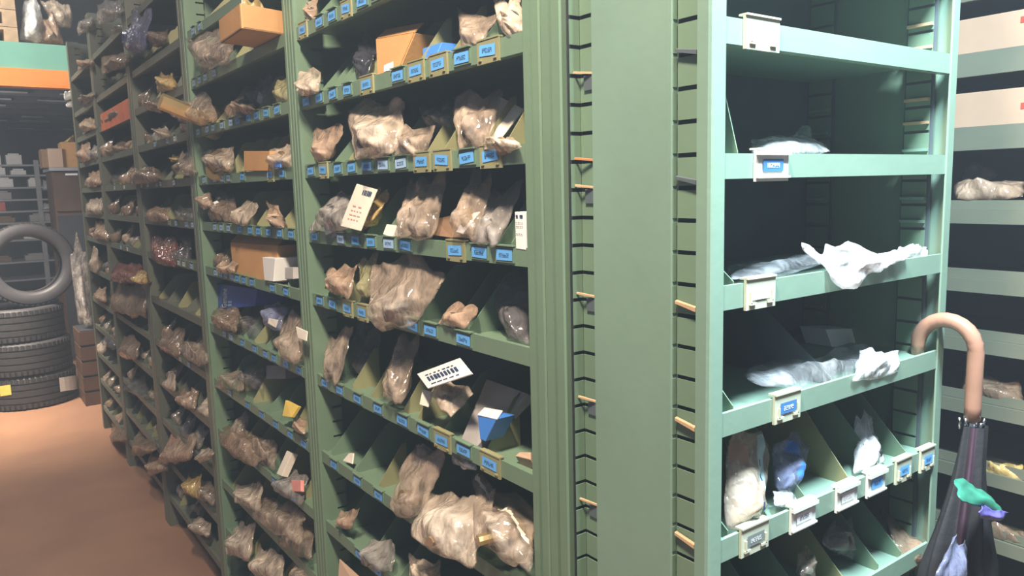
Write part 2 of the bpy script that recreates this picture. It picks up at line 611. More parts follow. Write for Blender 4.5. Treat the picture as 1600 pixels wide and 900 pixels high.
def shelf_bm(x0, x1, y0, y1, z, axis, lip=LIP):
    """sheet shelf with a turned-down front lip and a small return, front on the low side of <axis>"""
    bm = NB()
    zt = z + lip
    if axis == 0:
        pr = [(x0, z), (x0, zt), (x0 + .009, zt), (x0 + .009, zt - .006), (x1, zt - .006), (x1, zt - .009), (x0 + .003, zt - .009),
              (x0 + .003, z + .003), (x0 + .014, z + .003), (x0 + .014, z)]
        add_prism(bm, [(a, y0, b) for a, b in pr], (0, y1 - y0, 0))
    else:
        pr = [(y0, z), (y0, zt), (y0 + .005, zt), (y0 + .005, zt - .010), (y1, zt - .010), (y1, zt - .013), (y0 + .003, zt - .013),
              (y0 + .003, z + .003), (y0 + .014, z + .003), (y0 + .014, z)]
        add_prism(bm, [(x0, a, b) for a, b in pr], (x1 - x0, 0, 0))
    return bm


def divider_bm(pos, axis, front, z, rise=0.075, run=0.075, depth=0.26, up=0.012):
    """sheet bin divider: low at the front, a sloped edge with a rounded shoulder, level to the back"""
    pr = [(0.004, 0), (0.004, up)]
    r = 0.3
    pr += [(0.004 + run * 0.85, up + rise * 0.80), (0.004 + run * 1.0, up + rise * 0.93), (0.004 + run * 1.25, up + rise),
           (depth, up + rise), (depth, 0)]
    bm = NB()
    if axis == 0:
        add_prism(bm, [(front + a, pos, z + b) for a, b in pr], (0, 0.0016, 0))
    else:
        add_prism(bm, [(pos, front + a, z + b) for a, b in pr], (0.0016, 0, 0))
    return bm


def label_face(c, wd, ht, axis, mface, mink, seed, parent, ink_rows=1, tilt=0.0):
    """a label with a printed number: face plus small dashes forming blurred digits, one mesh"""
    rnd = random.Random(seed)
    bm = NB()
    t = 0.0008
    if axis == 0:
        def P3(a, b, d):
            return (c[0] - d, c[1] - a, c[2] + b)
    else:
        def P3(a, b, d):
            return (c[0] + a, c[1] - d, c[2] + b)

    def quad(a0, a1, b0, b1, d, mi):
        ca, sa = math.cos(tilt), math.sin(tilt)
        vs = [bm.verts.new(P3(a * ca - b * sa, a * sa + b * ca, d)) for a, b in ((a0, b0), (a1, b0), (a1, b1), (a0, b1))]
        f = bm.faces.new(vs)
        f.material_index = mi
    quad(-wd / 2, wd / 2, -ht / 2, ht / 2, t, 0)
    n = rnd.choice((6, 6, 7))
    cw = wd * 0.62 / n
    a = -wd * 0.31
    h = ht * 0.19
    for i in range(n):
        segs = rnd.sample(range(7), rnd.choice((4, 5)))
        e = cw * 0.2
        a1 = a + cw * 0.76
        for s in segs:
            if s == 0:
                quad(a, a1, h - e, h, t * 1.6, 1)
            elif s == 1:
                quad(a, a1, -e / 2, e / 2, t * 1.6, 1)
            elif s == 2:
                quad(a, a1, -h, -h + e, t * 1.6, 1)
            elif s == 3:
                quad(a, a + e, 0, h, t * 1.7, 1)
            elif s == 4:
                quad(a1 - e, a1, 0, h, t * 1.7, 1)
            elif s == 5:
                quad(a, a + e, -h, 0, t * 1.7, 1)
            else:
                quad(a1 - e, a1, -h, 0, t * 1.7, 1)
        a += cw
    return obj('label', bm, [mface, mink], parent)


def holder_long(parent, y, z, style, col, seed, wd=0.030):
    """clip-on label holder on a lip of the long row (front at X = FX)"""
    rnd = random.Random(seed)
    bm = NB()
    x = FX
    hh = LIP
    if style == 'plate':
        add_box(bm, (x - .004, y - wd * .72, z - .004), (x - .0003, y + wd * .72, z + hh + .002))
        add_box(bm, (x - .005, y - wd * .72, z + hh + .0025), (x + .006, y + wd * .72, z + hh + .005))
        for s in (-1, 1):
            add_box(bm, (x - .0062, y + s * wd * .5 - .004, z + .001), (x - .0042, y + s * wd * .5 + .004, z + .004))
        m = M['olive']
    else:
        add_box(bm, (x - .0022, y - wd * .62, z + .004), (x - .0003, y + wd * .62, z + hh - .002))
        add_box(bm, (x - .006, y - wd * .62, z + hh + .0005), (x + .004, y + wd * .62, z + hh + .0025))
        m = M['green']
    h = obj('label_holder', bm, m, parent)
    d = .0042 if style == 'plate' else .0024
    mf = {'b': M['blue_label'], 'p': M['pale_label'], 'w': M['white_label']}[col]
    label_face((x - d, y, z + .016), wd * 1.06, .0175, 0, mf, M['ink'], seed, h, tilt=rnd.uniform(-.08, .08))
    return h


def front_post_bm(y0, y1, grooves=1):
    """folded upright at the front of the row between two openings"""
    bm = NB()
    x = FX
    if y1 - y0 < 0.02:
        add_box(bm, (x - .002, y0, 0), (x + .035, y1, ZTOP))
        return bm
    ym = (y0 + y1) / 2
    g = .0035
    pr = [(x + .035, y0), (x - .004, y0), (x - .006, y0 + .003), (x - .006, ym - g), (x + .004, ym - g * .6), (x + .004, ym + g * .6),
          (x - .006, ym + g), (x - .006, y1 - .003), (x - .004, y1), (x + .035, y1)]
    add_prism(bm, [(a, b, 0) for a, b in pr], (0, 0, ZTOP))
    return bm


def slots_bm(ax, c0, c1, plane, zs, t=0.0014, gap=0.0055):
    """perforated strip: plates between slots. ax 0: plane X=plane, spanning Y c0..c1; ax 1: plane Y"""
    bm = NB()
    prev = 0.0
    for z in list(zs) + [ZTOP + gap / 2]:
        lo, hi = prev, z - gap / 2
        if hi > lo:
            if ax == 0:
                add_box(bm, (plane, c0, lo), (plane + t, c1, hi))
            else:
                add_box(bm, (c0, plane, lo), (c1, plane + t, hi))
        prev = z + gap / 2
    return bm


SLOTZ = [1.79 - 0.0393 * k for k in range(-20, 45)]
SLOTZ = sorted(z for z in SLOTZ if 0.02 < z < ZTOP - 0.02)

# pixel columns of the labels on the lips (photograph), converted to places along the lip
LAB = {
    0: {2: [475, 500, 520, 543, 567, 590], 3: [480, 500, 521, 544, 575, 623, 652, 687, 723, 765],
        4: [487, 507, 529, 551, 575, 600, 628, 661, 693, 731, 769], 5: [493, 534, 557, 581, 609, 635, 714, 751, 790],
        6: [501, 521, 545, 568, 646, 674, 726], 7: [509, 532, 560, 592, 630, 663, 693, 726, 768], 8: [523, 560, 593],
        9: [563, 592]},
    1: {1: [303, 313], 2: [304, 313, 322, 336], 3: [311, 325, 334, 348, 362, 373, 389, 402, 417, 434],
        4: [320, 337, 348, 358, 380, 424, 442], 5: [337, 347, 358, 376, 392, 405, 421, 438, 456],
        6: [338, 346, 354, 363, 372, 382, 395, 427, 448], 7: [352, 362, 380, 399, 416, 429, 448, 468],
        8: [360, 388, 410, 432, 455, 476], 9: [372, 400, 430, 460]},
    2: {3: [243, 262, 274], 4: [222, 232, 246, 252, 273], 5: [265, 276, 292, 302], 6: [280, 288, 300], 8: [282, 296]},
    3: {4: [180, 195], 6: [190, 200]},
    4: {},
}
PLATE = {(0, 2): (0, 3), (0, 3): (4, 6, 7, 9), (0, 4): (1, 7, 8, 10), (0, 5): (6,), (0, 6): (2, 3), (0, 7): (6, 8), (0, 8): (), (1, 4): (5,)}
PALE = {(0, 4): (5, 6), (0, 5): (1, 4), (1, 3): (0, 1, 2, 3)}


def y_on_lip(px, z):
    # column px along the lip line X=FX, z
    lo, hi = 0.5, 9.0
    for _ in range(40):
        mid = (lo + hi) / 2
        q = AX.transposed() @ (Vector((FX, mid, z)) - CAM)
        x = 800 - F * q[0] / q[2]
        if x > px:
            lo = mid
        else:
            hi = mid
    return lo


DIV0 = {2: [(488, 'g'), (531, 'g'), (557, 'g')],
        3: [(497, 'g'), (510, 'g'), (522, 'g'), (534, 'g'), (563, 'o'), (614, 'g'), (650, 'o'), (702, 'o'), (745, 'g'), (776, 'o')],
        4: [(518, 'g'), (540, 'o'), (606, 'g'), (662, 'o'), (688, 'o'), (748, 'o'), (784, 'o')],
        5: [(522, 'g'), (568, 'g'), (596, 'g'), (622, 'o'), (735, 'o'), (772, 'g'), (793, 'g')],
        6: [(508, 'g'), (530, 'o'), (556, 'o'), (648, 'g'), (704, 'g'), (728, 'g')],
        7: [(508, 'g'), (546, 'o'), (576, 'o'), (626, 'o'), (648, 'o'), (690, 'g'), (756, 'o')],
        8: [(513, 'g'), (552, 'g'), (588, 'o'), (640, 'g')],
        9: [(530, 'g'), (577, 'g'), (620, 'g')]}
rnd = random.Random(5)
BAY_OBJ = []
for k, (y0, y1) in enumerate(BAYS):
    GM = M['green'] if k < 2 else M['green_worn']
    u = thing('shelving_bay', None, 'shelving', (FX, (y0 + y1) / 2, 0), 'green shelving bays of the long row')
    tag(u, ['nearest tall green steel shelving bay with wide blue-labelled shelves',
            'second green steel shelving bay, holding the tipped cardboard box and blue box',
            'third green steel shelving bay, with one empty shelf in its middle',
            'fourth green steel shelving bay, with the orange-red strip on its lip',
            'farthest narrow-looking green steel shelving bay, beside the stacked tyres'][k], 'shelving')
    ya = 0.897 if k == 0 else (BAYS[k - 1][1] + y0) / 2
    yb = (y1 + BAYS[k + 1][0]) / 2 if k < 4 else y1 + 0.05
    for a, b in ((ya + .0005, y0), (y1, yb - .0005)):
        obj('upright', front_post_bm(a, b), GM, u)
    if k == 0:
        obj('upright', front_post_bm(0.850, 0.8965), GM, u)
    # side panels and the rear posts with their slots
    for a, b, inner in ((ya + .0005, ya + .002, 1), (yb - .002, yb - .0005, -1)):
        bm = NB()
        add_box(bm, (FX + .035, a, 0), (FX + ROWD, b, ZTOP))
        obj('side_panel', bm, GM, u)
    yy = yb - .0035
    obj('slotted_upright', slots_bm(1, FX + .035, FX + .062, y1 + .0005, SLOTZ), GM, u)
    obj('slotted_upright', slots_bm(1, FX + ROWD - .05, FX + ROWD - .02, y1 + .0005, SLOTZ), GM, u)
    bm = NB()
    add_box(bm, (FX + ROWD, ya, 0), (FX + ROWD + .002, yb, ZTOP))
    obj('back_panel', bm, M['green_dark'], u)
    levs = list(LEV)
    for li, z in enumerate(levs):
        if k == 3 and li == 7:
            continue
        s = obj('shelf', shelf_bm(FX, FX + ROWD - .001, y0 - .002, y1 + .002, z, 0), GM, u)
        zt = z + LIP - .006
        # dividers
        if k == 0 and li in LAB[0]:
            edges = [y_on_lip(p, z + .015) for p, _ in DIV0.get(li, [])]
            dmat = {round(y_on_lip(p, z + .015), 4): c for p, c in DIV0.get(li, [])}
        else:
            n = rnd.choice((4, 5, 6, 7)) if not (k == 2 and li == 6) else 0
            edges = [y0 + (y1 - y0) * (i + 1 + rnd.uniform(-.25, .25)) / (n + 1) for i in range(n)]
        for e in edges:
            rise = rnd.choice((.075, .085, .095, .095)) if z < 2.2 else .07
            if k == 0 and li in LAB[0]:
                big = dmat.get(round(e, 4)) == 'g'
                obj('divider', divider_bm(e, 0, FX + .006, zt, .098 if big else .085, .085 if big else .06, ROWD - .04 if big else .075), M['green' if big else 'olive'], u)
                continue
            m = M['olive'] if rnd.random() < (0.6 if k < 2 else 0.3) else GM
            obj('divider', divider_bm(e, 0, FX + .006, zt, rise, rnd.uniform(.05, .085), ROWD - .04), m, u)
        for i, p in enumerate(LAB[k].get(li, [])):
            y = y_on_lip(p, z + .015)
            if not (y0 + .02 < y < y1 - .015):
                y = min(max(y, y0 + .022), y1 - .02)
            st = 'plate' if i in PLATE.get((k, li), ()) else 'strip'
            if k == 0:
                col = 'p' if i in PALE.get((k, li), ()) else 'b'
            elif k == 1:
                col = 'p' if p < 365 else 'b'
            else:
                col = rnd.choice('wp')
            holder_long(u, y, z, st, col, 100 + k * 200 + li * 17 + i, 0.042 if k == 0 and i >= 4 else 0.036)
    if k == 3:
        q = [(FX - .003, y0 + .02, 1.966), (FX - .003, y1 - .05, 1.966), (FX - .003, y1 - .05, 2.06), (FX - .003, y0 + .02, 2.06)]
        bm = NB()
        add_box(bm, (FX - .005, y0 + .01, 1.963), (FX - .001, y1 - .12, 2.055))
        s = obj('front_strip', bm, M['orange_strip'], u)
        s['label'] = 'faded orange-red strip along the shelf lip'
    BAY_OBJ.append(u)

# ------------------------------------------------------------------ end unit
EX0, EX1, EY0, EY1 = 0.713, 1.302, 0.589, 0.846
end = thing('end_shelving_unit', 'narrow pale green shelving unit across the row end, umbrella hooked on it', 'shelving',
            ((EX0 + EX1) / 2, (EY0 + EY1) / 2, 0))
# left front post: smooth outer edge, returns and a recessed slotted strip
bm = NB()
pr = [(EX0 + .024, EY0), (EX0 + .004, EY0), (EX0 + .0015, EY0 + .002), (EX0, EY0 + .006), (EX0, EY0 + .022), (EX0 + .006, EY0 + .0225),
      (EX0 + .006, EY0 + .020), (EX0 + .003, EY0 + .019), (EX0 + .003, EY0 + .006), (EX0 + .006, EY0 + .003), (EX0 + .024, EY0 + .003)]
add_prism(bm, [(a, b, 0) for a, b in pr], (0, 0, ZTOP))
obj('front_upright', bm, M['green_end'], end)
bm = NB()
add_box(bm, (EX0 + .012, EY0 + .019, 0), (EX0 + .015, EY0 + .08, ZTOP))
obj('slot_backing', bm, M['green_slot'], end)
obj('slotted_upright', slots_bm(0, EY0 + .0225, EY0 + .0575, EX0 + .007, SLOTZ), M['green'], end)
obj('slotted_upright', slots_bm(1, EX0 + .0005, EX0 + .0068, EY0 + .0585, SLOTZ), M['green'], end)
# side sheet with rolled edges
bm = NB()
pr = [(EX0 + .010, .6485), (EX0 + .001, .6485), (EX0 - .001, .6500), (EX0 - .001, .6545), (EX0 + .0005, .656), (EX0 + .0005, .793), (EX0 + .010, .793)]
add_prism(bm, [(a, b, 0) for a, b in pr], (0, 0, ZTOP))
obj('side_panel', bm, M['green_end'], end)
obj('slotted_upright', slots_bm(0, .7935, .832, EX0 + .014, SLOTZ), M['green'], end)
obj('slotted_upright', slots_bm(1, EX0 - .004, EX0 + .0138, .8325, SLOTZ), M['green'], end)
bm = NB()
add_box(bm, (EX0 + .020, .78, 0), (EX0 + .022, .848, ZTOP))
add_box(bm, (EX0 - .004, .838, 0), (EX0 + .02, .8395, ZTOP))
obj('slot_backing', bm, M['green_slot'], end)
# clips caught in the slots of both side posts
CL = [(905, 113, 't'), (905, 247, 'r'), (905, 289, 't'), (912, 457, 't'), (912, 618, 't'), (916, 778, 't')]
for px, py, c in CL:
    p = at(px, py, 0, EX0 + .01)
    bm = NB()
    add_prism(bm, [(EX0 + .001, .832, p.z - .002), (EX0 + .012, .799, p.z - .006), (EX0 + .012, .799, p.z - .0035), (EX0 + .001, .832, p.z + .0005)],
              (.0025, .0, .0005))
    obj('shelf_clip', bm, M['tan' if c == 't' else 'rust'], end)
    if c == 't':
        bm = NB()
        add_box(bm, (EX0 + .0115, .797, p.z - .026), (EX0 + .0136, .822, p.z - .006))
        obj('shelf_hook', bm, M['green_dark'], end)
for px, py in ((1068, 80), (1068, 281), (1070, 478), (1072, 664), (1072, 846)):
    p = at(px, py, 0, EX0)
    bm = NB()
    add_prism(bm, [(EX0 + .001, EY0 + .024, p.z - .006), (EX0 + .001, EY0 + .056, p.z + .001), (EX0 + .001, EY0 + .056, p.z + .0045), (EX0 + .001, EY0 + .024, p.z - .001)],
              (.004, 0, .001))
    obj('shelf_clip', bm, M['tan' if py > 400 else 'green_dark'], end)
# inner lining of the left side
bm = NB()
add_box(bm, (EX0 + .0225, EY0 + .03, 0), (EX0 + .0235, EY1, ZTOP))
obj('side_lining', bm, M['green_dark'], end)
# right post, right side, back
bm = NB()
pr = [(EX1 - .022, EY0), (EX1 - .003, EY0), (EX1, EY0 + .003), (EX1, EY0 + .03), (EX1 - .003, EY0 + .03), (EX1 - .003, EY0 + .003), (EX1 - .022, EY0 + .003)]
add_prism(bm, [(a, b, 0) for a, b in pr], (0, 0, ZTOP))
obj('front_upright', bm, M['green_end'], end)
bm = NB()
add_box(bm, (EX1 - .003, EY0 + .03, 0), (EX1 - .001, EY1, ZTOP))
obj('side_panel', bm, M['green'], end)
for a, b in ((.622, .662), (.795, .84)):
    bm = slots_bm(0, a, b, EX1 - .016, SLOTZ, t=.0014, gap=.0045)
    obj('slotted_upright', bm, M['green'], end)
    bm = NB()
    add_box(bm, (EX1 - .012, a - .004, 0), (EX1 - .010, b + .004, ZTOP))
    obj('slot_backing', bm, M['green_dark'], end)
for py, c in ((42, 't'), (77, 't'), (157, 't'), (193, 't'), (235, 'g'), (310, 'g'), (346, 'g')):  # light on the slot edges, modelled as small bars
    p = at(1430, py, 0, EX1 - .016)
    bm = NB()
    add_box(bm, (EX1 - .022, .622, p.z - .002), (EX1 - .016, .662, p.z + .0025))
    obj('shelf_clip', bm, M['tan' if c == 't' else 'green_end'], end)
for py in (175, 210, 311, 346, 478):  # lit edges of the rear slots, modelled as pale bars
    p = at(1268, py, 0, EX1 - .016)
    bm = NB()
    add_box(bm, (EX1 - .021, .80, p.z - .0015), (EX1 - .016, .836, p.z + .002))
    obj('shelf_clip', bm, M['green_end'], end)
bm = NB()
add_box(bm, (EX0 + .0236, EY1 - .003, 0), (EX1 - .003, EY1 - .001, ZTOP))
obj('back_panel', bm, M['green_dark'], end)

ELEV = [2.08, 1.918, 1.758, 1.603, 1.4455, 1.287, 1.123, 0.955, 0.79, 0.62, 0.45, 0.28, 0.11]
for z in ELEV:
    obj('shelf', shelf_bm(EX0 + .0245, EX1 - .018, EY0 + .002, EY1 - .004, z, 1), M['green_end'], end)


def holder_end(x, z, wd, style, seed, face, ink):
    bm = NB()
    y = EY0 + .002
    add_box(bm, (x - wd / 2, y - .004, z - .004), (x + wd / 2, y - .0004, z + LIP + .004))
    add_box(bm, (x - wd / 2, y - .006, z + LIP + .0042), (x + wd / 2, y + .006, z + LIP + .0065))
    if style == 'rail':
        add_box(bm, (x - wd / 2, y - .009, z + LIP - .002), (x + wd / 2, y - .004, z + LIP + .003))
        add_box(bm, (x - wd / 2, y - .0075, z + .000), (x + wd / 2, y - .004, z + .0025))
    if style == 'clip':
        for s in (-1, 1):
            add_box(bm, (x + s * wd * .36 - .0015, y - .0065, z + .004), (x + s * wd * .36 + .0015, y - .004, z + .018))
            add_box(bm, (x + s * wd * .30 - .006, y - .0065, z + .002), (x + s * wd * .30 + .006, y - .004, z + .005))
    h = obj('label_holder', bm, M['white_steel' if style == 'rail' else 'beige_steel'], end)
    if face:
        label_face((x, y - .0046, z + .0155), wd * .62, .015, 1, M[face], M[ink], seed, h)


for px, py, wd, st, fc, ik in ((1190, 52, .078, 'clip', None, None), (1205, 258, .078, 'rail', 'navy_label', 'paper_ink'),
                               (1187, 460, .070, 'clip', 'white_label', 'white_label'), (1229, 632, .068, 'clip', 'navy_label', 'paper_ink'),
                               (1178, 838, .068, 'clip', 'slate_label', 'paper_ink'), (1254, 793, .068, 'rail', 'white_label', 'ink'),
                               (1322, 770, .064, 'rail', 'white_label', 'white_label'), (1368, 745, .06, 'rail', 'blue_label', 'ink'),
                               (1411, 726, .056, 'clip', 'blue_label', 'ink'), (1448, 711, .054, 'clip', 'blue_label', 'ink')):
    p = at(px, py, 1, EY0)
    z = min(ELEV, key=lambda e: abs(e + .015 - p.z))
    holder_end(p.x, z, wd * .84, st, int(px), fc, ik)

# end unit dividers: (x, level index, rise, run, material)
for x, li, rise, run, m in ((.742, 2, .12, .09, 'green'), (.775, 3, .115, .03, 'green'), (.770, 4, .10, .12, 'green'), (.772, 5, .12, .115, 'green'),
                            (.99, 5, .115, .14, 'green_dark'), (.765, 6, .08, .10, 'green'), (.845, 6, .10, .08, 'green'), (.935, 6, .10, .10, 'green'),
                            (1.045, 6, .125, .10, 'olive'), (1.13, 6, .10, .09, 'green'), (1.215, 6, .11, .10, 'green'),
                            (.86, 7, .10, .10, 'green'), (.95, 7, .10, .11, 'green'), (1.05, 7, .10, .10, 'olive'), (1.14, 7, .11, .11, 'green'), (1.21, 7, .1, .1, 'green')):
    obj('divider', divider_bm(x, 1, EY0 + .008, ELEV[li] + LIP - .01, rise, run, EY1 - EY0 - .02), M[m], end)

# things in the end unit
EN = 'end unit'
bag(qE([(1172, 238), (1300, 240), (1262, 205), (1172, 215)], .64, .74), 'white', 'flat grey film bag', EN, 3, 0, thick=.012, cont=False)
bag(qE([(1140, 440), (1300, 408), (1280, 395), (1138, 412)], .61, .70), 'glass', 'long flat clear film bag', EN, 4, 0, thick=.010, cont=False, crumple=.06)
bag(qE([(1318, 458), (1395, 408), (1335, 375), (1262, 392)], .575, .60), 'white', 'white crumpled film bag spilling over the lip', EN, 4, 1, thick=.016, cont=False, crumple=.26, wob=.16, neck=.15)
bag(qE([(1370, 425), (1425, 400), (1400, 392), (1330, 405)], .58, .60), 'white', 'white thin twisted end of film', EN, 4, 2, thick=.006, cont=False, crumple=.2, wob=.12)
bag(qE([(1398, 409), (1452, 406), (1445, 384), (1402, 384)], .60, .62), 'white', 'small bright white bag', EN, 4, 3, thick=.016, cont=False)
bag(qE([(1165, 604), (1405, 598), (1345, 540), (1155, 575)], .60, .66), 'glass', 'long clear film bag of small parts', EN, 5, 0, thick=.02, cont=False, crumple=.10)
bag(qE([(1330, 598), (1408, 582), (1400, 548), (1345, 545)], .588, .62), 'white', 'bright white crumpled end of film', EN, 5, 1, thick=.018, cont=False, crumple=.25)  # glare on the clear bag's right end, made as white film
o = slab(qE([(1300, 542), (1370, 540), (1370, 512), (1290, 515)], .74, .75), .05, M['white'], 'small_box')
tag(o, None, 'box', 'small boxes on the shelves'); later(o, 'pale open small box', EN, 5, 2)
o = bag(qE([(1132, 830), (1190, 815), (1205, 672), (1132, 690)], .605, .64), 'pale', 'tall cream printed packet', EN, 6, 0, thick=.022, cont=False, crumple=.08, wob=.03,
        bands=((.62, .80, .35, .97, 0, 'aqua'), (.48, .60, .08, .28, 0, 'aqua'), (.66, .72, .45, .55, 0, 'ink'), (.66, .72, .62, .70, 0, 'ink'), (.70, .78, .12, .24, 0, 'ink'), (.50, .56, .02, .10, 0, 'ink'), (.05, .45, .60, .80, .3, 'card_pale')))
bag(qE([(1212, 765), (1240, 775), (1267, 690), (1203, 682)], .62, .66), 'blue', 'blue-printed clear bag', EN, 6, 1, thick=.018, cont=True, bands=((.35, .62, .62, .85, .5, 'mid_blue'), (.45, .66, .22, .42, .5, 'mid_blue')))
bag(qE([(1210, 790), (1238, 795), (1250, 772), (1205, 765)], .605, .62), 'white', 'small white crumpled scrap', EN, 6, 2, thick=.006, cont=False)
bag(qE([(1335, 745), (1385, 725), (1362, 640), (1335, 655)], .61, .66), 'white', 'tall clear shiny bag', EN, 6, 3, thick=.018, cont=True)
bag(qE([(1385, 690), (1432, 665), (1430, 610), (1385, 612)], .66, .70), 'smoke', 'dark glossy bag', EN, 6, 4, thick=.02, cont=True)
bag(qE([(1250, 900), (1275, 905), (1272, 855), (1245, 862)], .62, .65), 'clear', 'narrow clear bag', EN, 7, 0, thick=.014, cont=True)
bag(qE([(1280, 850), (1345, 880), (1330, 815), (1300, 805)], .64, .68), 'grey', 'grey clear bag', EN, 7, 1, thick=.016, cont=True)
bag(qE([(1405, 895), (1445, 890), (1447, 830), (1385, 800)], .60, .65), 'brown', 'brown bulging bag', EN, 7, 2, thick=.03, cont=True)
bag(qE([(1372, 800), (1440, 840), (1440, 800), (1375, 790)], .68, .70), 'navy', 'dark blue crumpled bag', EN, 7, 3, thick=.014, cont=False)

# ------------------------------------------------------------------ goods of the nearest bay
B = BAYN[0]
N1 = [
    (2, 'tan', 'tan wrapped part', [(480, 36), (494, 31), (497, -4), (474, 0)], .72, .75),
    (3, 'pale', 'round pale crinkled bag', [(468, 150), (498, 145), (500, 108), (462, 112)], .70, .72),
    (3, 'black', 'upright black film bag', [(556, 125), (574, 120), (597, 60), (563, 52)], .72, .77),
    (3, 'clear', 'leaning clear bag', [(720, 76), (752, 70), (780, 22), (711, 20)], .715, .76),
    (3, 'pale', 'tall pale clear bag', [(788, 58), (816, 50), (816, -8), (765, -8)], .715, .76),
    (4, 'tan', 'tan bag with folded top', [(490, 254), (514, 250), (537, 195), (487, 200)], .715, .74),
    (4, 'pale', 'tall pale bag of rolled film', [(551, 247), (614, 248), (640, 165), (549, 152)], .705, .76),
    (4, 'clear', 'slumped clear bag', [(614, 243), (657, 242), (682, 200), (616, 194)], .71, .75),
    (4, 'smoke', 'faint smoky sheet bag', [(665, 205), (710, 195), (712, 165), (655, 168)], .76, .80),
    (4, 'clear', 'tall clear bag with peaked top', [(716, 236), (762, 232), (790, 150), (712, 142)], .715, .77),
    (4, 'pale', 'low pale film bag', [(752, 234), (819, 231), (805, 216), (760, 218)], .70, .72),
    (5, 'grey', 'sagging grey bag', [(480, 361), (548, 363), (560, 300), (528, 300)], .70, .75),
    (5, 'yellow', 'narrow yellow bag', [(566, 361), (582, 345), (614, 300), (588, 294)], .72, .76),
    (5, 'clear', 'large clear bag of black parts', [(618, 369), (674, 379), (700, 275), (640, 272)], .70, .77),
    (5, 'clear', 'clear bag around a white card', [(704, 366), (740, 377), (775, 272), (735, 268)], .705, .77),
    (5, 'grey', 'tall cloudy bag leaning back', [(738, 382), (776, 384), (824, 285), (768, 300)], .705, .78),
    (6, 'tan', 'tan bag with puckered end', [(507, 452), (546, 468), (562, 412), (512, 420)], .70, .73),
    (6, 'olive', 'thin greenish bag', [(563, 462), (578, 464), (592, 400), (562, 402)], .715, .74),
    (6, 'clear', 'biggest clear bag hanging over the lip', [(580, 514), (642, 516), (705, 418), (584, 396)], .685, .735),
    (6, 'tan', 'small tan glinting bag', [(680, 506), (726, 513), (752, 478), (704, 476)], .71, .73),
    (6, 'smoke', 'dark smoky bag', [(795, 530), (828, 542), (828, 436), (758, 446)], .73, .80),
    (7, 'clear', 'narrow clear bag bent over', [(505, 592), (528, 600), (556, 503), (510, 535)], .705, .75),
    (7, 'clear', 'tall slim clear bag', [(594, 622), (628, 634), (656, 528), (628, 520)], .70, .77),
    (7, 'pale', 'white torn paper bag', [(672, 618), (704, 655), (740, 612), (690, 585)], .705, .75),
    (7, 'smoke', 'dim empty bag', [(545, 575), (575, 590), (600, 520), (560, 500)], .78, .82),
    (8, 'clear', 'tall tan-grey bag beside the heap', [(609, 800), (650, 815), (694, 715), (634, 690)], .69, .75),
    (8, 'pale', 'bulky clear bag of moulded parts', [(640, 838), (745, 895), (765, 775), (660, 765)], .665, .74),
    (8, 'clear', 'large grey bag with yellow print', [(738, 845), (832, 895), (834, 778), (735, 745)], .675, .78),
    (8, 'grey', 'grey cloth bundle under the lip', [(645, 735), (690, 742), (700, 705), (650, 695)], .75, .78),
    (8, 'white', 'small pale bundle', [(706, 725), (745, 735), (748, 712), (704, 700)], .76, .78),
    (9, 'tan', 'small tan bag', [(522, 822), (548, 828), (562, 795), (530, 798)], .71, .73),
    (9, 'grey', 'grey crumpled bag', [(562, 882), (612, 898), (622, 850), (568, 838)], .70, .74),
    (9, 'pale', 'pale bag', [(640, 905), (690, 930), (690, 880), (640, 868)], .70, .74),
]
BANDS = {'large grey bag with yellow print': ((.08, .95, .62, .70, .55, 'paper'), (.3, .55, .66, .70, .55, 'yellow'))}
for li, look, desc, px, xb, xt in N1:
    bag(qL(px, xb, xt), look, desc, B, li, sum(p[0] for p in px) / 4, nu=24, nv=28, cont=(look != 'smoke'), bands=BANDS.get(desc, ()))


def simple_box(q, depth, m, name, desc, bay, lev, key, cat='box', grp='small boxes on the shelves', bevel=.0012):
    o = slab(q, depth, m, name, bevel=bevel)
    tag(o, None, cat, grp)
    later(o, desc, bay, lev, key)
    return o


# open carton with a paper label
def carton(px, xb, xt, depth, m, desc, bay, lev, label_px=None, lm='white'):
    q = qL(px, xb, xt)
    c = (q[0] + q[1]) * .5
    o = thing('open_carton', None, 'box', c)
    tag(o, None, 'box', 'cartons on the shelves')
    later(o, desc, bay, lev, sum(p[0] for p in px) / 4)
    n = (q[1] - q[0]).cross(q[3] - q[0]).normalized()
    if n.dot(CAM - q[0]) > 0:
        n = -n
    n.z = 0
    n.normalize()
    t = .0025
    back = [p + n * depth for p in q]

    def wall(a, b, c2, d):
        bm = NB()
        nn = (b - a).cross(d - a).normalized() * t
        add_hexa(bm, (a, b, c2, d), (a + nn, b + nn, c2 + nn, d + nn))
        return bm
    obj('front_side', wall(q[0], q[1], q[2], q[3]), m, o)
    obj('left_side', wall(back[0], q[0], q[3], back[3]), m, o)
    obj('right_side', wall(q[1], back[1], back[2], q[2]), m, o)
    obj('rear_side', wall(back[1], back[0], back[3], back[2]), m, o)
    obj('bottom', wall(q[0], back[0], back[1], q[1]), m, o)
    upv = (q[3] - q[0]).normalized()
    f2 = (n + upv * 1.2).normalized() * depth * .45
    obj('flap', wall(q[3], q[2], q[2] + f2, q[3] + f2), m, o)
    if label_px:
        ql = [p - n * .0018 for p in qL(label_px, xb, xb + (xt - xb) * .9)]
        s = slab(ql, .0006, M[lm], 'paper_label', o)
    return o


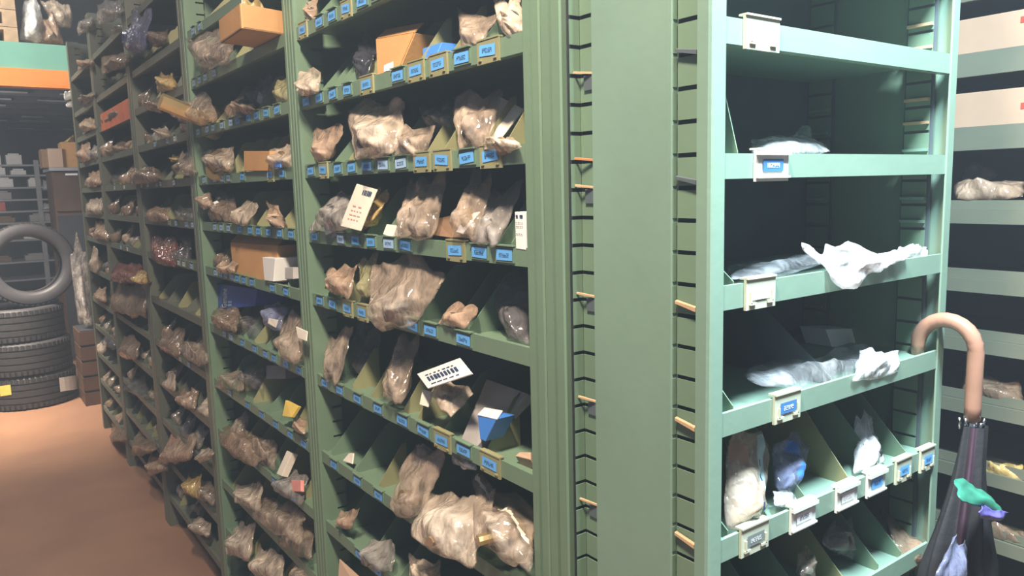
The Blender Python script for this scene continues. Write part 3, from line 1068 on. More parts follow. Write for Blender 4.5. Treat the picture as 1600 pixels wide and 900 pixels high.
carton([(592, 119), (622, 113), (648, 52), (589, 62)], .722, .745, .09, M['card'], 'open brown carton with white label', B, 3,
       [(601, 112), (615, 109), (617, 70), (602, 75)])
simple_box(qL([(661, 94), (682, 85), (690, 66), (660, 76)], .73, .745), .05, M['mid_blue'], 'blue_box', 'little blue box with white top', B, 3, 675)
o = simple_box(qL([(758, 230), (772, 228), (818, 170), (780, 150)], .73, .79), .003, M['paper'], 'cream_card', 'cream card standing on edge', B, 4, 785, 'card', 'cards on the shelves')
qq = qL([(531, 353), (563, 361), (589, 296), (557, 287)], .695, .72)
o = simple_box(qq, .003, M['paper'], 'cream_tag', 'cream printed tag with a barcode', B, 5, 560, 'tag', 'cards on the shelves')
print_lines(qq, o, [(.80, .92, 6)], M['ink'], 3, 'barcode', x0=.45, x1=.9)
print_lines(qq, o, [(.50, .53, 2), (.40, .42, 4), (.30, .32, 3), (.2, .22, 4)], M['pink'], 4, 'print', x0=.25, x1=.8)
simple_box(qL([(598, 366), (612, 371), (621, 352), (604, 350)], .71, .72), .02, M['paper'], 'paper_roll', 'small cream rolled paper', B, 5, 609, 'roll', 'cards on the shelves')
simple_box(qL([(674, 367), (706, 372), (716, 334), (680, 342)], .73, .75), .03, M['card_brown'], 'brown_block', 'brown wrapped block', B, 5, 694, 'part', 'cards on the shelves')
simple_box(qL([(712, 362), (722, 365), (750, 330), (728, 335)], .702, .735), .003, M['white'], 'white_card', 'white folded card inside clear film', B, 5, 728, 'card', 'cards on the shelves')
qq = qL([(806, 389), (821, 391), (821, 331), (804, 331)], .712, .715)
o = simple_box(qq, .03, M['white'], 'white_box', 'white printed carton by the post', B, 5, 813)
print_lines(qq, o, [(.85, .92, 2), (.7, .72, 4), (.6, .62, 4), (.4, .42, 3)], M['ink'], 8)
qq = qL([(668, 607), (738, 584), (718, 559), (651, 584)], .695, .72)
o = simple_box(qq, .003, M['white'], 'printed_card', 'white card with heavy black print', B, 7, 694, 'card', 'cards on the shelves')
print_lines(qq, o, [(.35, .6, 9), (.7, .74, 7), (.15, .19, 5)], M['ink'], 11)
simple_box(qL([(718, 692), (745, 697), (825, 615), (760, 592)], .72, .80), .02, M['grey_board'], 'grey_board', 'large grey board slanting upward', B, 7, 760, 'board', 'cards on the shelves')
simple_box(qL([(750, 686), (758, 690), (776, 655), (746, 648)], .712, .72), .04, M['mid_blue'], 'blue_carton', 'bright blue box with white lid', B, 7, 761)
q = [at(746, 647, 0, .7185), at(777, 654, 0, .7195), at(786, 641, 0, .757), at(757, 636, 0, .757)]
simple_box(q, .003, M['white'], 'box_lid', 'white lid lying on the bright blue box', B, 7, 763, 'lid')
simple_box(qL([(655, 632), (668, 636), (675, 612), (660, 608)], .715, .73), .004, M['paper'], 'paper_scrap', 'small white paper scrap', B, 7, 664, 'scrap', 'cards on the shelves')
simple_box(qL([(535, 720), (550, 725), (552, 708), (545, 708)], .72, .73), .004, M['paper'], 'paper_scrap', 'thin paper scrap', B, 8, 545, 'scrap', 'cards on the shelves')
simple_box(qL([(528, 905), (562, 925), (560, 900), (530, 873)], .70, .72), .004, M['card_pale'], 'tan_card', 'tan card', B, 9, 540, 'card', 'cards on the shelves')
simple_box(qL([(805, 712), (829, 718), (829, 706), (812, 706)], .73, .74), .02, M['card_pale'], 'tan_block', 'tan block by the post', B, 7, 818, 'block', 'cards on the shelves')

# ------------------------------------------------------------------ goods of the second bay
B = BAYN[1]
# the tipped cardboard box on the top lip: floor corners on the plane of the lip top
zb = 1.998
A, Bq, Cq = at(378, 44, 2, zb), at(436, 57, 2, zb), at(358, 68, 2, zb)
h1 = Vector((0, 0, at(382, 6, 1, A.y).z - zb))
e1 = Matrix.Rotation(math.radians(-12), 3, 'Z') @ (Bq - A)
e3 = Matrix.Rotation(math.radians(6), 3, 'Z') @ (Cq - A)
SEED[0] += 1
crt = thing('cardboard_box', 'orange-brown cardboard box jutting over the lip, yellow paper inside', 'box', A)
t = .004
for nm, a, b in (('front_side', A, A + e1), ('left_side', A + e3, A), ('right_side', A + e1, A + e1 + e3), ('rear_side', A + e1 + e3, A + e3)):
    nn = (b - a).cross(h1).normalized() * -t
    bm = NB()
    add_hexa(bm, (a, b, b + h1, a + h1), (a + nn, b + nn, b + h1 + nn, a + h1 + nn))
    obj(nm, bm, M['card'], crt)
bm = NB()
add_hexa(bm, (A, A + e1, A + e1 + e3, A + e3), [p + Vector((0, 0, t)) for p in (A, A + e1, A + e1 + e3, A + e3)])
obj('bottom', bm, M['card'], crt)
ctr = A + e1 * .55 + e3 * .4 + Vector((0, 0, .01))
o = obj('yellow_bag', bag_bm([ctr - e1 * .35, ctr + e1 * .35, ctr + e1 * .2 + h1 * 1.55, ctr - e1 * .3 + h1 * 1.5], .02, 77), P['yellow'], None, True, origin=ctr)
tag(o, 'yellow paper bag standing inside the cardboard box on the top shelf', 'bag')

N2 = [
    (2, 'clear', 'large crumpled bag drooping over the lip', [(312, 112), (375, 95), (352, 45), (285, 45)], .67, .73),
    (3, 'clear', 'large pale bag sagging over the lip', [(275, 190), (345, 192), (330, 140), (258, 160)], .67, .73),
    (3, 'tan', 'small tan bag', [(362, 182), (398, 172), (395, 160), (365, 160)], .70, .73),
    (3, 'smoke', 'grey smoky bag', [(398, 172), (422, 165), (425, 115), (402, 125)], .74, .78),
    (3, 'olive', 'yellowish upright packet', [(430, 164), (455, 158), (455, 124), (430, 126)], .72, .74),
    (4, 'pale', 'pale peaked bag', [(322, 270), (362, 268), (368, 225), (315, 240)], .70, .74),
    (4, 'pale', 'round pale bag', [(424, 264), (462, 262), (460, 228), (422, 230)], .71, .74),
    (5, 'tan', 'tan round bag', [(312, 326), (330, 324), (332, 300), (312, 300)], .70, .73),
    (5, 'brown', 'brown bag', [(328, 345), (362, 347), (372, 302), (325, 302)], .72, .76),
    (5, 'pale', 'bag with an orange corner', [(358, 348), (384, 354), (408, 316), (378, 316)], .70, .74),
    (5, 'tan', 'thin tan bag', [(428, 356), (445, 358), (436, 320), (416, 318)], .71, .74),
    (6, 'tan', 'loose tan scraps bag', [(338, 425), (362, 430), (372, 410), (345, 408)], .70, .72),
    (7, 'brown', 'dark brown bag', [(335, 512), (370, 520), (372, 480), (330, 476)], .70, .75),
    (7, 'smoke', 'dark glossy bag', [(370, 525), (408, 535), (415, 480), (372, 478)], .74, .80),
    (7, 'blue', 'blue-grey bag with white tag', [(412, 508), (438, 520), (448, 475), (412, 476)], .72, .76),
    (7, 'clear', 'tall pale bag hanging over the lip', [(440, 562), (468, 570), (480, 485), (436, 495)], .69, .75),
    (8, 'clear', 'flat shiny bag', [(335, 608), (382, 612), (385, 578), (345, 582)], .70, .75),
    (8, 'smoke', 'small smoky bag', [(382, 605), (410, 612), (412, 574), (382, 572)], .74, .78),
    (8, 'tan', 'small tan bag', [(458, 672), (478, 680), (480, 655), (458, 650)], .70, .73),
    (9, 'brown', 'wide brown heap of bags', [(340, 690), (395, 735), (430, 695), (345, 660)], .68, .75),
    (9, 'clear', 'shiny clear bag', [(385, 700), (430, 735), (432, 690), (382, 672)], .71, .76),
    (9, 'grey', 'grey bag', [(425, 765), (470, 790), (485, 740), (440, 735)], .70, .74),
    (10, 'pale', 'pale crumpled bag', [(365, 785), (405, 800), (412, 755), (372, 755)], .69, .74),
    (10, 'clear', 'wide clear bag with bright folds', [(395, 812), (470, 850), (480, 785), (400, 780)], .68, .75),
    (10, 'clear', 'slack dim clear bag', [(435, 850), (490, 880), (492, 800), (440, 800)], .70, .78),
    (11, 'pale', 'pale bag of white parts', [(352, 865), (390, 880), (400, 820), (360, 820)], .69, .73),
    (11, 'pale', 'cream bag with torn tag', [(395, 898), (440, 915), (442, 860), (400, 855)], .69, .73),
    (11, 'clear', 'small clear bag at the post', [(450, 905), (490, 930), (490, 870), (460, 865)], .70, .75),
]
for li, look, desc, px, xb, xt in N2:
    bag(qL(px, xb, xt), look, desc, B, li, sum(p[0] for p in px) / 4, cont=(li in (3, 4, 5)), nu=16, nv=20)
simple_box(qL(bb(381, 236, 421, 267), .705, .71), .08, M['card'], 'orange_carton', 'orange-brown square carton', B, 4, 400)
simple_box(qL(bb(427, 250, 438, 262), .70, .702), .004, M['mid_blue'], 'blue_tag', 'little blue tag', B, 4, 432, 'tag', 'cards on the shelves')
carton([(366, 430), (432, 440), (435, 384), (361, 379)], .72, .74, .15, M['card'], 'large brown open carton', B, 6)
simple_box(qL([(413, 438), (427, 440), (430, 404), (410, 402)], .705, .71), .10, M['white'], 'white_box', 'tall white box', B, 6, 420)
simple_box(qL(bb(445, 418, 458, 436), .72, .73), .03, M['grey_board'], 'silver_box', 'little silver box', B, 6, 452)
# blue box with its printed word
qq = qL([(338, 484), (398, 478), (402, 452), (338, 443)], .745, .755)
bx = simple_box(qq, .10, M['blue_box'], 'blue_printed_box', 'dark blue box printed with a white word', B, 7, 368)
simple_box(qL([(328, 480), (337, 483), (337, 444), (328, 446)], .742, .75), .09, M['grey_board'], 'grey_box', 'narrow grey box', B, 7, 332)
fc = bpy.data.curves.new('word', 'FONT')
fc.body = 'Genuine'
fc.size = 1.0
fc.extrude = 0.01
to = bpy.data.objects.new('word', fc)
COL.objects.link(to)
bpy.context.view_layer.update()
dg = bpy.context.evaluated_depsgraph_get()
tm = bpy.data.meshes.new_from_object(to.evaluated_get(dg))
bpy.data.objects.remove(to)
bm = NB()
bm.from_mesh(tm)
xs = [v.co.x for v in bm.verts]
ys = [v.co.y for v in bm.verts]
qv = [Vector(p) for p in qq]
n = (qv[1] - qv[0]).cross(qv[3] - qv[0]).normalized()
if n.dot(CAM - qv[0]) < 0:
    n = -n
for v in bm.verts:
    a = (v.co.x - min(xs)) / (max(xs) - min(xs))
    b = (v.co.y - min(ys)) / (max(ys) - min(ys))
    aa = .30 - .13 * b
    vv = .06 + .78 * a
    p = (qv[0] * (1 - aa) + qv[1] * aa) * (1 - vv) + (qv[3] * (1 - aa) + qv[2] * aa) * vv
    v.co = p + n * (.001 + v.co.z * .02)
obj('printed_word', bm, M['white'], bx)
print_lines([(qv[0] * (1 - a) + qv[1] * a) * (1 - b) + (qv[3] * (1 - a) + qv[2] * a) * b for a, b in ((.33, .1), (.47, .1), (.47, .4), (.33, .4))],
            bx, [(.0, .3, 1), (.45, .75, 1)], M['pale_label'], 6, 'emblem', x0=0, x1=1)
simple_box(qL([(418, 505), (430, 512), (434, 500), (420, 497)], .70, .705), .003, M['paper'], 'white_tag', 'cream tag on the blue-grey bag', B, 7, 425, 'tag', 'cards on the shelves')
simple_box(qL([(465, 528), (478, 533), (480, 518), (462, 510)], .685, .69), .003, M['paper'], 'white_tag', 'cream tag tucked by the post', B, 7, 472, 'tag', 'cards on the shelves')
simple_box(qL(bb(416, 571, 446, 592), .76, .78), .05, M['grey_board'], 'grey_carton', 'grey-blue carton', B, 8, 430)
simple_box(qL([(441, 650), (455, 652), (466, 635), (446, 625)], .70, .715), .01, M['yellow'], 'yellow_packet', 'small yellow packet', B, 8, 452, 'packet', 'cards on the shelves')
simple_box(qL([(432, 740), (440, 744), (456, 708), (448, 704)], .70, .73), .02, M['paper'], 'paper_roll', 'white rolled paper', B, 9, 445, 'roll', 'cards on the shelves')
simple_box(qL(bb(455, 750, 470, 768), .70, .71), .01, M['pink'], 'pink_packet', 'pink packet', B, 9, 463, 'packet', 'cards on the shelves')

# ------------------------------------------------------------------ goods of the third to fifth bays
N3 = [
    (2, 1, 'navy', 'blue-white patterned bag hanging down', [(200, 88), (226, 82), (236, 20), (205, 14)], .67, .70),
    (2, 1, 'brown', 'brown loose bag', [(232, 75), (262, 62), (262, 45), (232, 55)], .70, .74),
    (2, 2, 'yellow', 'tan peaked bag', [(246, 145), (272, 138), (274, 114), (252, 118)], .70, .73),
    (2, 3, 'tan', 'pinkish small bag', [(228, 172), (250, 166), (250, 158), (230, 162)], .70, .72),
    (2, 3, 'pale', 'white shiny bag', [(250, 218), (264, 214), (262, 198), (246, 200)], .70, .73),
    (2, 4, 'brown', 'brown paper bag', [(200, 290), (252, 282), (252, 262), (212, 258)], .68, .72),
    (2, 4, 'clear', 'tall clear bag', [(270, 275), (304, 272), (304, 232), (284, 240)], .69, .73),
    (2, 4, 'yellow', 'small orange bag', [(268, 254), (284, 252), (284, 242), (270, 242)], .74, .75),
    (2, 5, 'tan', 'tan crumpled bag', [(230, 346), (264, 345), (264, 322), (228, 325)], .69, .73),
    (2, 5, 'smoke', 'dark bag with blue parts', [(274, 346), (310, 348), (310, 322), (276, 324)], .71, .75),
    (2, 6, 'maroon', 'dark maroon bag', [(234, 408), (275, 418), (276, 370), (236, 366)], .70, .75),
    (2, 6, 'smoke', 'small shiny dark bag', [(276, 416), (296, 422), (298, 372), (280, 370)], .73, .77),
    (2, 8, 'brown', 'grey-brown drooping bag', [(250, 545), (280, 560), (290, 512), (258, 512)], .70, .75),
    (2, 8, 'clear', 'grey clear bag', [(280, 550), (324, 572), (326, 530), (284, 535)], .69, .74),
    (2, 9, 'pale', 'narrow white packet', [(262, 608), (274, 612), (274, 582), (263, 582)], .70, .71),
    (2, 9, 'tan', 'tan low bag', [(278, 632), (305, 642), (308, 610), (282, 606)], .70, .74),
    (2, 10, 'tan', 'wide tan bag', [(245, 725), (300, 720), (310, 680), (268, 675)], .68, .73),
    (2, 10, 'pale', 'cream folded packet', [(312, 725), (334, 712), (332, 700), (310, 702)], .69, .70),
    (2, 11, 'yellow', 'yellow-orange bag', [(284, 772), (312, 780), (318, 745), (292, 742)], .69, .73),
    (2, 11, 'clear', 'dim clear bag', [(308, 780), (335, 790), (336, 755), (312, 752)], .70, .74),
    (2, 12, 'pale', 'small bag with glints', [(298, 830), (328, 842), (330, 812), (302, 808)], .70, .73),
    (3, 1, 'grey', 'grey hooded bag', [(152, 42), (190, 20), (196, -6), (150, 6)], .68, .72),
    (3, 2, 'brown', 'brown drooping bag', [(158, 118), (200, 98), (205, 78), (158, 92)], .68, .72),
    (3, 2, 'grey', 'pale grey bag', [(176, 60), (200, 45), (200, 32), (178, 46)], .72, .74),
    (3, 3, 'brown', 'dim brown bag', [(160, 200), (205, 178), (205, 165), (162, 180)], .72, .76),
    (3, 4, 'brown', 'low brown bag', [(165, 248), (205, 234), (205, 220), (168, 226)], .72, .76),
    (3, 5, 'smoke', 'low dark bag', [(170, 290), (208, 286), (206, 270), (172, 272)], .74, .78),
    (3, 7, 'maroon', 'dark red bag', [(172, 442), (225, 440), (222, 410), (180, 412)], .68, .74),
    (3, 7, 'brown', 'large dark brown bag', [(172, 485), (230, 500), (228, 440), (172, 440)], .69, .75),
    (3, 7, 'yellow', 'ochre card bag', [(213, 442), (231, 446), (231, 422), (213, 424)], .68, .69),
    (3, 8, 'brown', 'ragged brown bag', [(184, 555), (215, 566), (220, 528), (190, 525)], .69, .74),
    (3, 9, 'smoke', 'dark bag', [(190, 610), (230, 625), (232, 590), (192, 585)], .71, .76),
    (3, 10, 'brown', 'dim brown heap', [(208, 715), (245, 705), (246, 685), (214, 682)], .68, .73),
    (3, 11, 'tan', 'small tan bag', [(228, 745), (262, 735), (262, 712), (232, 712)], .68, .72),
    (4, 2, 'tan', 'tan bag', [(122, 112), (146, 98), (146, 88), (124, 98)], .69, .72),
    (4, 1, 'grey', 'grey bag', [(122, 58), (146, 38), (148, 22), (122, 38)], .70, .73),
    (4, 3, 'brown', 'dim bag', [(128, 165), (152, 148), (152, 138), (128, 152)], .70, .73),
    (4, 4, 'tan', 'pale upright bag', [(126, 208), (150, 200), (150, 180), (128, 188)], .70, .74),
    (4, 5, 'tan', 'tall tan bag', [(126, 254), (142, 250), (142, 220), (126, 222)], .70, .73),
    (4, 5, 'grey', 'grey bag', [(142, 250), (156, 246), (156, 226), (144, 228)], .71, .74),
    (4, 6, 'tan', 'tan slumped bag', [(134, 292), (160, 288), (160, 265), (140, 268)], .70, .74),
    (4, 7, 'pale', 'curved pale bag', [(134, 335), (158, 334), (162, 305), (140, 312)], .70, .74),
    (4, 8, 'tan', 'two-lobed tan bag', [(146, 372), (170, 378), (172, 346), (148, 346)], .70, .74),
    (4, 9, 'pale', 'slim cream packet', [(146, 425), (152, 426), (152, 388), (146, 386)], .70, .71),
    (4, 10, 'tan', 'small tan bag', [(150, 470), (165, 474), (165, 450), (150, 450)], .70, .73),
    (4, 11, 'smoke', 'dark bag', [(162, 540), (182, 548), (184, 515), (162, 512)], .71, .75),
    (4, 12, 'brown', 'dim bag low down', [(172, 690), (200, 690), (200, 665), (176, 662)], .69, .73),
]
# bay five and four shelves sit on the same levels; find the shelf each bag rests on
for bi, li, look, desc, px, xb, xt in N3:
    q = qL(px, xb, xt)
    zb = min(q[0].z, q[1].z)
    li = min(range(len(LEV)), key=lambda i: abs(LEV[i] + .03 - zb) + (0.1 if LEV[i] > zb + .03 else 0))
    bag(q, look, desc, BAYN[bi], li, sum(p[0] for p in px) / 4, cont=False, nu=12, nv=14)
# dim bags deeper on the far shelves, between those listed
rr = random.Random(21)
occ = {}
for o, d, b, l, kx in PENDING:
    if b != EN:
        occ.setdefault((b, l), []).append(o.location.y)
for bi in (1, 2, 3, 4):
    y0, y1 = BAYS[bi]
    for li in range(2, 13):
        if (bi == 2 and li in (6, 7)):
            continue
        for s in range(4):
            y = y0 + (y1 - y0) * (s + .5 + rr.uniform(-.2, .2)) / 4
            if any(abs(y - yy) < .15 for yy in occ.get((BAYN[bi], li), [])):
                continue
            if rr.random() < (.25 if bi == 1 else .12):
                continue
            wd, ht = rr.uniform(.10, .18), rr.uniform(.06, .11)
            zt = LEV[li] + LIP
            xb = FX + rr.uniform(.0, .04)
            q = [(xb, y + wd / 2, zt - .004), (xb, y - wd / 2, zt - .004), (xb + .05, y - wd / 2 + rr.uniform(-.02, .03), zt + ht),
                 (xb + .05, y + wd / 2 + rr.uniform(-.03, .02), zt + ht * rr.uniform(.7, 1))]
            look = rr.choice(('brown', 'grey', 'clear', 'tan', 'smoke', 'clear', 'brown', 'pale' if li > 7 else 'brown'))
            word = {'brown': 'brown', 'grey': 'grey', 'clear': 'clear', 'tan': 'tan', 'smoke': 'dark smoky', 'pale': 'pale'}[look]
            bag(q, look, word + ' parts bag behind the lip', BAYN[bi], li, -y, cont=False, nu=9, nv=10)

# ------------------------------------------------------------------ shelving across the far aisle
RX = 2.05
ru = thing('shelving_bay', 'dim green shelving bay across the far aisle, behind the umbrella', 'shelving', (RX, .75, 0))
bm = NB()
for y in (-.12, 1.36):
    add_box(bm, (RX, y, 0), (RX + .04, y + .04, 2.6))
for y in (-.12, 1.36):
    b2 = NB()
    add_box(b2, (RX - .002, y, 0), (RX + .04, y + .04, 2.6))
    obj('upright', b2, M['green'], ru)
bm.free()
bm = NB()
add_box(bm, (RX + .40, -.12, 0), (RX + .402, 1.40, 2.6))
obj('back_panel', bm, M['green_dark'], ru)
RZ = [2.02, 1.84, 1.661, 1.48, 1.308, 1.156, .994, .82, .65, .48, .3, .12]
for z in RZ:
    bm = shelf_bm(RX, RX + .398, -.08, 1.36, z, 0, .034)
    add_box(bm, (RX + .012, -.08, z + .034), (RX + .016, 1.36, z + .058))
    obj('shelf', bm, M['back_olive'], ru)


def long_box(y0, y1, z, h, d, m, label, mark=True):
    bm = NB()
    add_box(bm, (RX + .02, y0, z), (RX + .02 + d, y1, z + h))
    o = obj('long_carton', bm, m, None, origin=(RX + .02 + d / 2, (y0 + y1) / 2, z), bevel=.002)
    tag(o, label, 'box', 'long cartons across the far aisle')
    if mark:
        b = NB()
        p = at(1599, 30 if z > 1.8 else 165, 0, RX + .018)
        add_box(b, (RX + .0185, p.y - .012, p.z - .007), (RX + .0199, p.y + .006, p.z + .007))
        obj('printed_mark', b, M['red'], o)
    return o


long_box(.40, 1.30, 1.84 + .03, .112, .3, M['card_pale'], 'upper long tan carton on the shelf across the far aisle')
long_box(.38, 1.30, 1.661 + .03, .112, .3, M['card_pale'], 'lower long tan carton on the shelf across the far aisle')
for (px, xb, xt, look, lab) in (
        ([(1490, 312), (1600, 308), (1600, 284), (1490, 280)], RX + .01, RX + .08, 'tan', 'wide pinkish-brown bag under the long cartons across the aisle'),
        ([(1500, 278), (1560, 276), (1555, 262), (1510, 258)], RX + .10, RX + .15, 'smoke', 'small grey film bag behind the pinkish-brown bag'),
        ([(1500, 622), (1600, 632), (1600, 598), (1510, 580)], RX + .02, RX + .08, 'brown', 'brown sheet bag on a low shelf beyond the umbrella handle'),
        ([(1530, 744), (1600, 752), (1600, 728), (1530, 716)], RX + .01, RX + .06, 'yellow', 'orange-brown bag on a low shelf right of the umbrella'),
        ([(1540, 838), (1600, 850), (1600, 830), (1540, 818)], RX + .01, RX + .06, 'brown', 'dark brown bag on the lowest visible shelf by umbrella')):
    q = qL(px, xb, xt)
    o = obj('parts_bag', bag_bm(q, .03, SEED[0] + 300), P[look], None, True, origin=(q[0] + q[1]) * .5)
    SEED[0] += 1
    tag(o, lab, 'bag', 'bagged goods across the far aisle')

# ------------------------------------------------------------------ umbrella
ux = 1.272
Lp = at(1434, 552, 0, ux)
ctr0 = at(1484, 545, 0, ux)
Rp = at(1520, 652, 0, ux)
pts = []
rad = []
yl, yr = at(1434, 545, 0, ux).y, at(1525, 545, 0, ux).y
cy, r = (yl + yr) / 2, (yl - yr) / 2
zc = at(1480, 543, 0, ux).z
pts.append((ux, yl, zc - .022))
for i in range(13):
    a = math.pi * i / 12
    pts.append((ux, cy + r * math.cos(a), zc + r * 1.0 * math.sin(a)))
for i in range(1, 6):
    pts.append((ux, yr + (.000) * i, zc - .022 * i))
umb = thing('umbrella', 'folded dark umbrella hooked by its brown crook handle on the end unit', 'umbrella', (ux, yr, zc - .11))
bm = NB()
add_tube(bm, pts, [.0095, .0110] + [.0122] * (len(pts) - 2), 14)
obj('crook_handle', bm, M['handle'], umb, True)
zt = zc - .112
bm = NB()
add_tube(bm, [(ux, yr, zt + .004), (ux, yr, zt - .03)], .0075, 12)
add_tube(bm, [(ux, yr, zt - .03), (ux, yr, .42)], .004, 10)
obj('shaft', bm, M['chrome'], umb, True)


def canopy_bm(z0, z1, prof, folds, tw, seed, y_shift=0.0):
    bm = NB()
    nz_, nt_ = 28, 64
    g = []
    for j in range(nz_ + 1):
        v = j / nz_
        z = z0 + (z1 - z0) * v
        k = min(int(v * (len(prof) - 1)), len(prof) - 2)
        fr = v * (len(prof) - 1) - k
        rr_ = prof[k] * (1 - fr) + prof[k + 1] * fr
        row = []
        for i in range(nt_):
            a = 2 * math.pi * i / nt_
            f = 1 + .75 * (.5 - abs(math.sin(.5 * (folds * a + tw * v + .6 * math.sin(3 * v + seed))))) * min(1, v * 3 + .3)
            f += .45 * noise.noise(Vector((math.cos(a) * 1.5, math.sin(a) * 1.5, v * 4 + seed)))
            row.append(bm.verts.new((ux - .095 * min(v, .6) + rr_ * f * math.cos(a), yr - .004 + rr_ * f * .85 * math.sin(a), z)))
        g.append(row)
    for j in range(nz_):
        for i in range(nt_):
            fc_ = bm.faces.new((g[j][i], g[j][(i + 1) % nt_], g[j + 1][(i + 1) % nt_], g[j + 1][i]))
            fc_.material_index = 1 if (i // 8) % 3 == 1 else 0
    return bm


obj('canopy', canopy_bm(zt - .006, .60, [.017, .024, .034, .046, .049, .045, .04, .03, .015], 7, 1.2, 3), [M['umb_dark'], M['umb_plum']], umb, True)
for a in range(5):
    an = a * 1.257 + .4
    bm = NB()
    add_tube(bm, [(ux + .012 * math.cos(an), yr + .016 * math.sin(an), zt - .016), (ux + .013 * math.cos(an), yr + .019 * math.sin(an), zt + .006 - .004 * (a % 2))], [.0028, .0022], 8)
    obj('rib_tip', bm, M['chrome'], umb, True)
# loose flap with green and violet print
fy = yr - .062
qf = [at(1500, 782, 1, fy), at(1572, 806, 1, fy), at(1548, 772, 1, fy + .02), at(1488, 744, 1, fy + .03)]
o = obj('canopy_flap', bag_bm(qf, .006, 411, 20, 20, 0, .06, .10), M['umb_green'], umb, True)
o['label'] = 'loose green flap of the canopy'
qf = [at(1528, 808, 1, fy - .002), at(1562, 816, 1, fy - .002), at(1574, 801, 1, fy - .002), at(1530, 788, 1, fy - .002)]
o = obj('canopy_flap', bag_bm(qf, .006, 412, 16, 16, 0, .10, .12), M['umb_violet'], umb, True)
o['label'] = 'violet corner of the loose flap'
qf = [at(1460, 905, 1, fy), at(1512, 915, 1, fy), at(1516, 845, 1, fy + .01), at(1488, 840, 1, fy + .01)]
o = obj('canopy_flap', bag_bm(qf, .008, 413, 16, 16, 0, .10, .14), P['blue'], umb, True)
o['label'] = 'pale shiny fold low on the canopy'

# ------------------------------------------------------------------ tyres at the row end
def tyre(loc, rot, label, R=.322, r=.216, W=.245):
    t = thing('tyre', label, 'tyre', loc, 'tyres at the row end')
    t.rotation_euler = rot
    h = W / 2
    tr = [(R - .016, -h), (R - .006, -h + .012)]
    # tread with four circumferential grooves
    zs = [-h * .62, -h * .22, h * .22, h * .62]
    for z in zs:
        tr += [(R, z - .006), (R - .009, z - .0045), (R - .009, z + .0045), (R, z + .006)]
    tr += [(R - .006, h - .012), (R - .016, h)]
    bm = NB()
    add_lathe(bm, tr, 72)
    # shoulder blocks: short cross cuts stand as ribs round both shoulders
    for k in range(54):
        a = 2 * math.pi * k / 54
        for s in (-1, 1):
            mx = Matrix.Rotation(a, 4, 'Z')
            add_box(bm, (R - .012, -.011, s * h * .66 if s > 0 else -h * .93), (R + .0025, .011, h * .93 if s > 0 else -h * .66), mx)
    me_o = obj('tread', bm, M['rubber'], None)
    sw = [(R - .016, h), (R - .03, h + .004), (R - .045, h + .006), (r + .03, h + .004), (r + .012, h - .006), (r + .004, h - .018), (r, h - .030),
          (r + .004, h - .036), (r + .02, h - .03), (R - .05, h - .012), (R - .03, h - .018), (R - .022, 0)]
    full = sw + [(a, -b) for a, b in reversed(sw[:-1])]
    bm = NB()
    add_lathe(bm, full, 72)
    so = obj('sidewall', bm, M['rubber_wall'], None, True)
    for q_ in (me_o, so):
        q_.parent = t
    return t


fwd = Vector((-AX[0][2], -AX[1][2], 0)).normalized()
ft = at(52, 640, 2, 0)
dr = Vector((ft.x, ft.y, 0)).normalized()
tc = Vector((ft.x, ft.y, 0)) + dr * .31
sd = Vector((dr.y, -dr.x, 0))
TW = .247
t1 = tyre((tc.x, tc.y, TW / 2 + .006), (0, 0, .3), 'bottom tyre of the stack, with white and yellow stickers')
t2 = tyre((tc.x - sd.x * .015, tc.y, TW * 1.5 + .018), (0, 0, .9), 'middle tyre of the flat stack on the floor')
t3 = tyre((tc.x - sd.x * .04, tc.y + .02, TW * 2.5 + .030), (0, 0, 1.7), 'top flat tyre of the stack, carrying the upright tyre')
ax = (-dr + sd * .10 + Vector((0, 0, .05))).normalized()
cz = TW * 3 + .034 + .322
cst = at(46, 425, 1, tc.y - .02)
t4 = tyre((cst.x, cst.y, cz), ax.to_track_quat('Z', 'Y').to_euler(), 'upright grey tyre standing on top of the tyre stack')


def sticker(t, px0, py0, px1, py1, m):
    """paper sticker wrapped on the tread of a flat-lying tyre"""
    c = Vector(t.location)
    bm = NB()
    rows = []
    R = .3262

    def ang(px, py):
        best, ba = 1e9, 0
        for k in range(720):
            a = 2 * math.pi * k / 720
            p = Vector((c.x + R * math.cos(a), c.y + R * math.sin(a), c.z))
            if (p - c).dot(CAM - c) < 0.02:
                continue
            q_ = AX.transposed() @ (p - CAM)
            x = 800 - F * q_[0] / q_[2]
            if abs(x - px) < best:
                best, ba = abs(x - px), a
        return ba
    a0, a1 = ang(px0, py0), ang(px1, py1)
    for k in range(7):
        a = a0 + (a1 - a0) * k / 6
        x, y = c.x + R * math.cos(a), c.y + R * math.sin(a)
        q_ = (Vector((x, y, 0)) - Vector((CAM.x, CAM.y, 0))).length
        za, zb_ = at((px0 + px1) / 2, py1, 1, y).z, at((px0 + px1) / 2, py0, 1, y).z
        rows.append((bm.verts.new((x, y, za)), bm.verts.new((x, y, zb_))))
    for k in range(6):
        bm.faces.new((rows[k][0], rows[k + 1][0], rows[k + 1][1], rows[k][1]))
    o = obj('sticker', bm, m, None)
    o.parent = t
    o.matrix_parent_inverse = (Matrix.Translation(t.location) @ t.rotation_euler.to_matrix().to_4x4()).inverted()
    return o


s = sticker(t1, 94, 588, 122, 610, M['white'])
s['label'] = 'white printed sticker'
s = sticker(t1, 1, 602, 18, 618, M['yellow'])
s['label'] = 'yellow sticker'

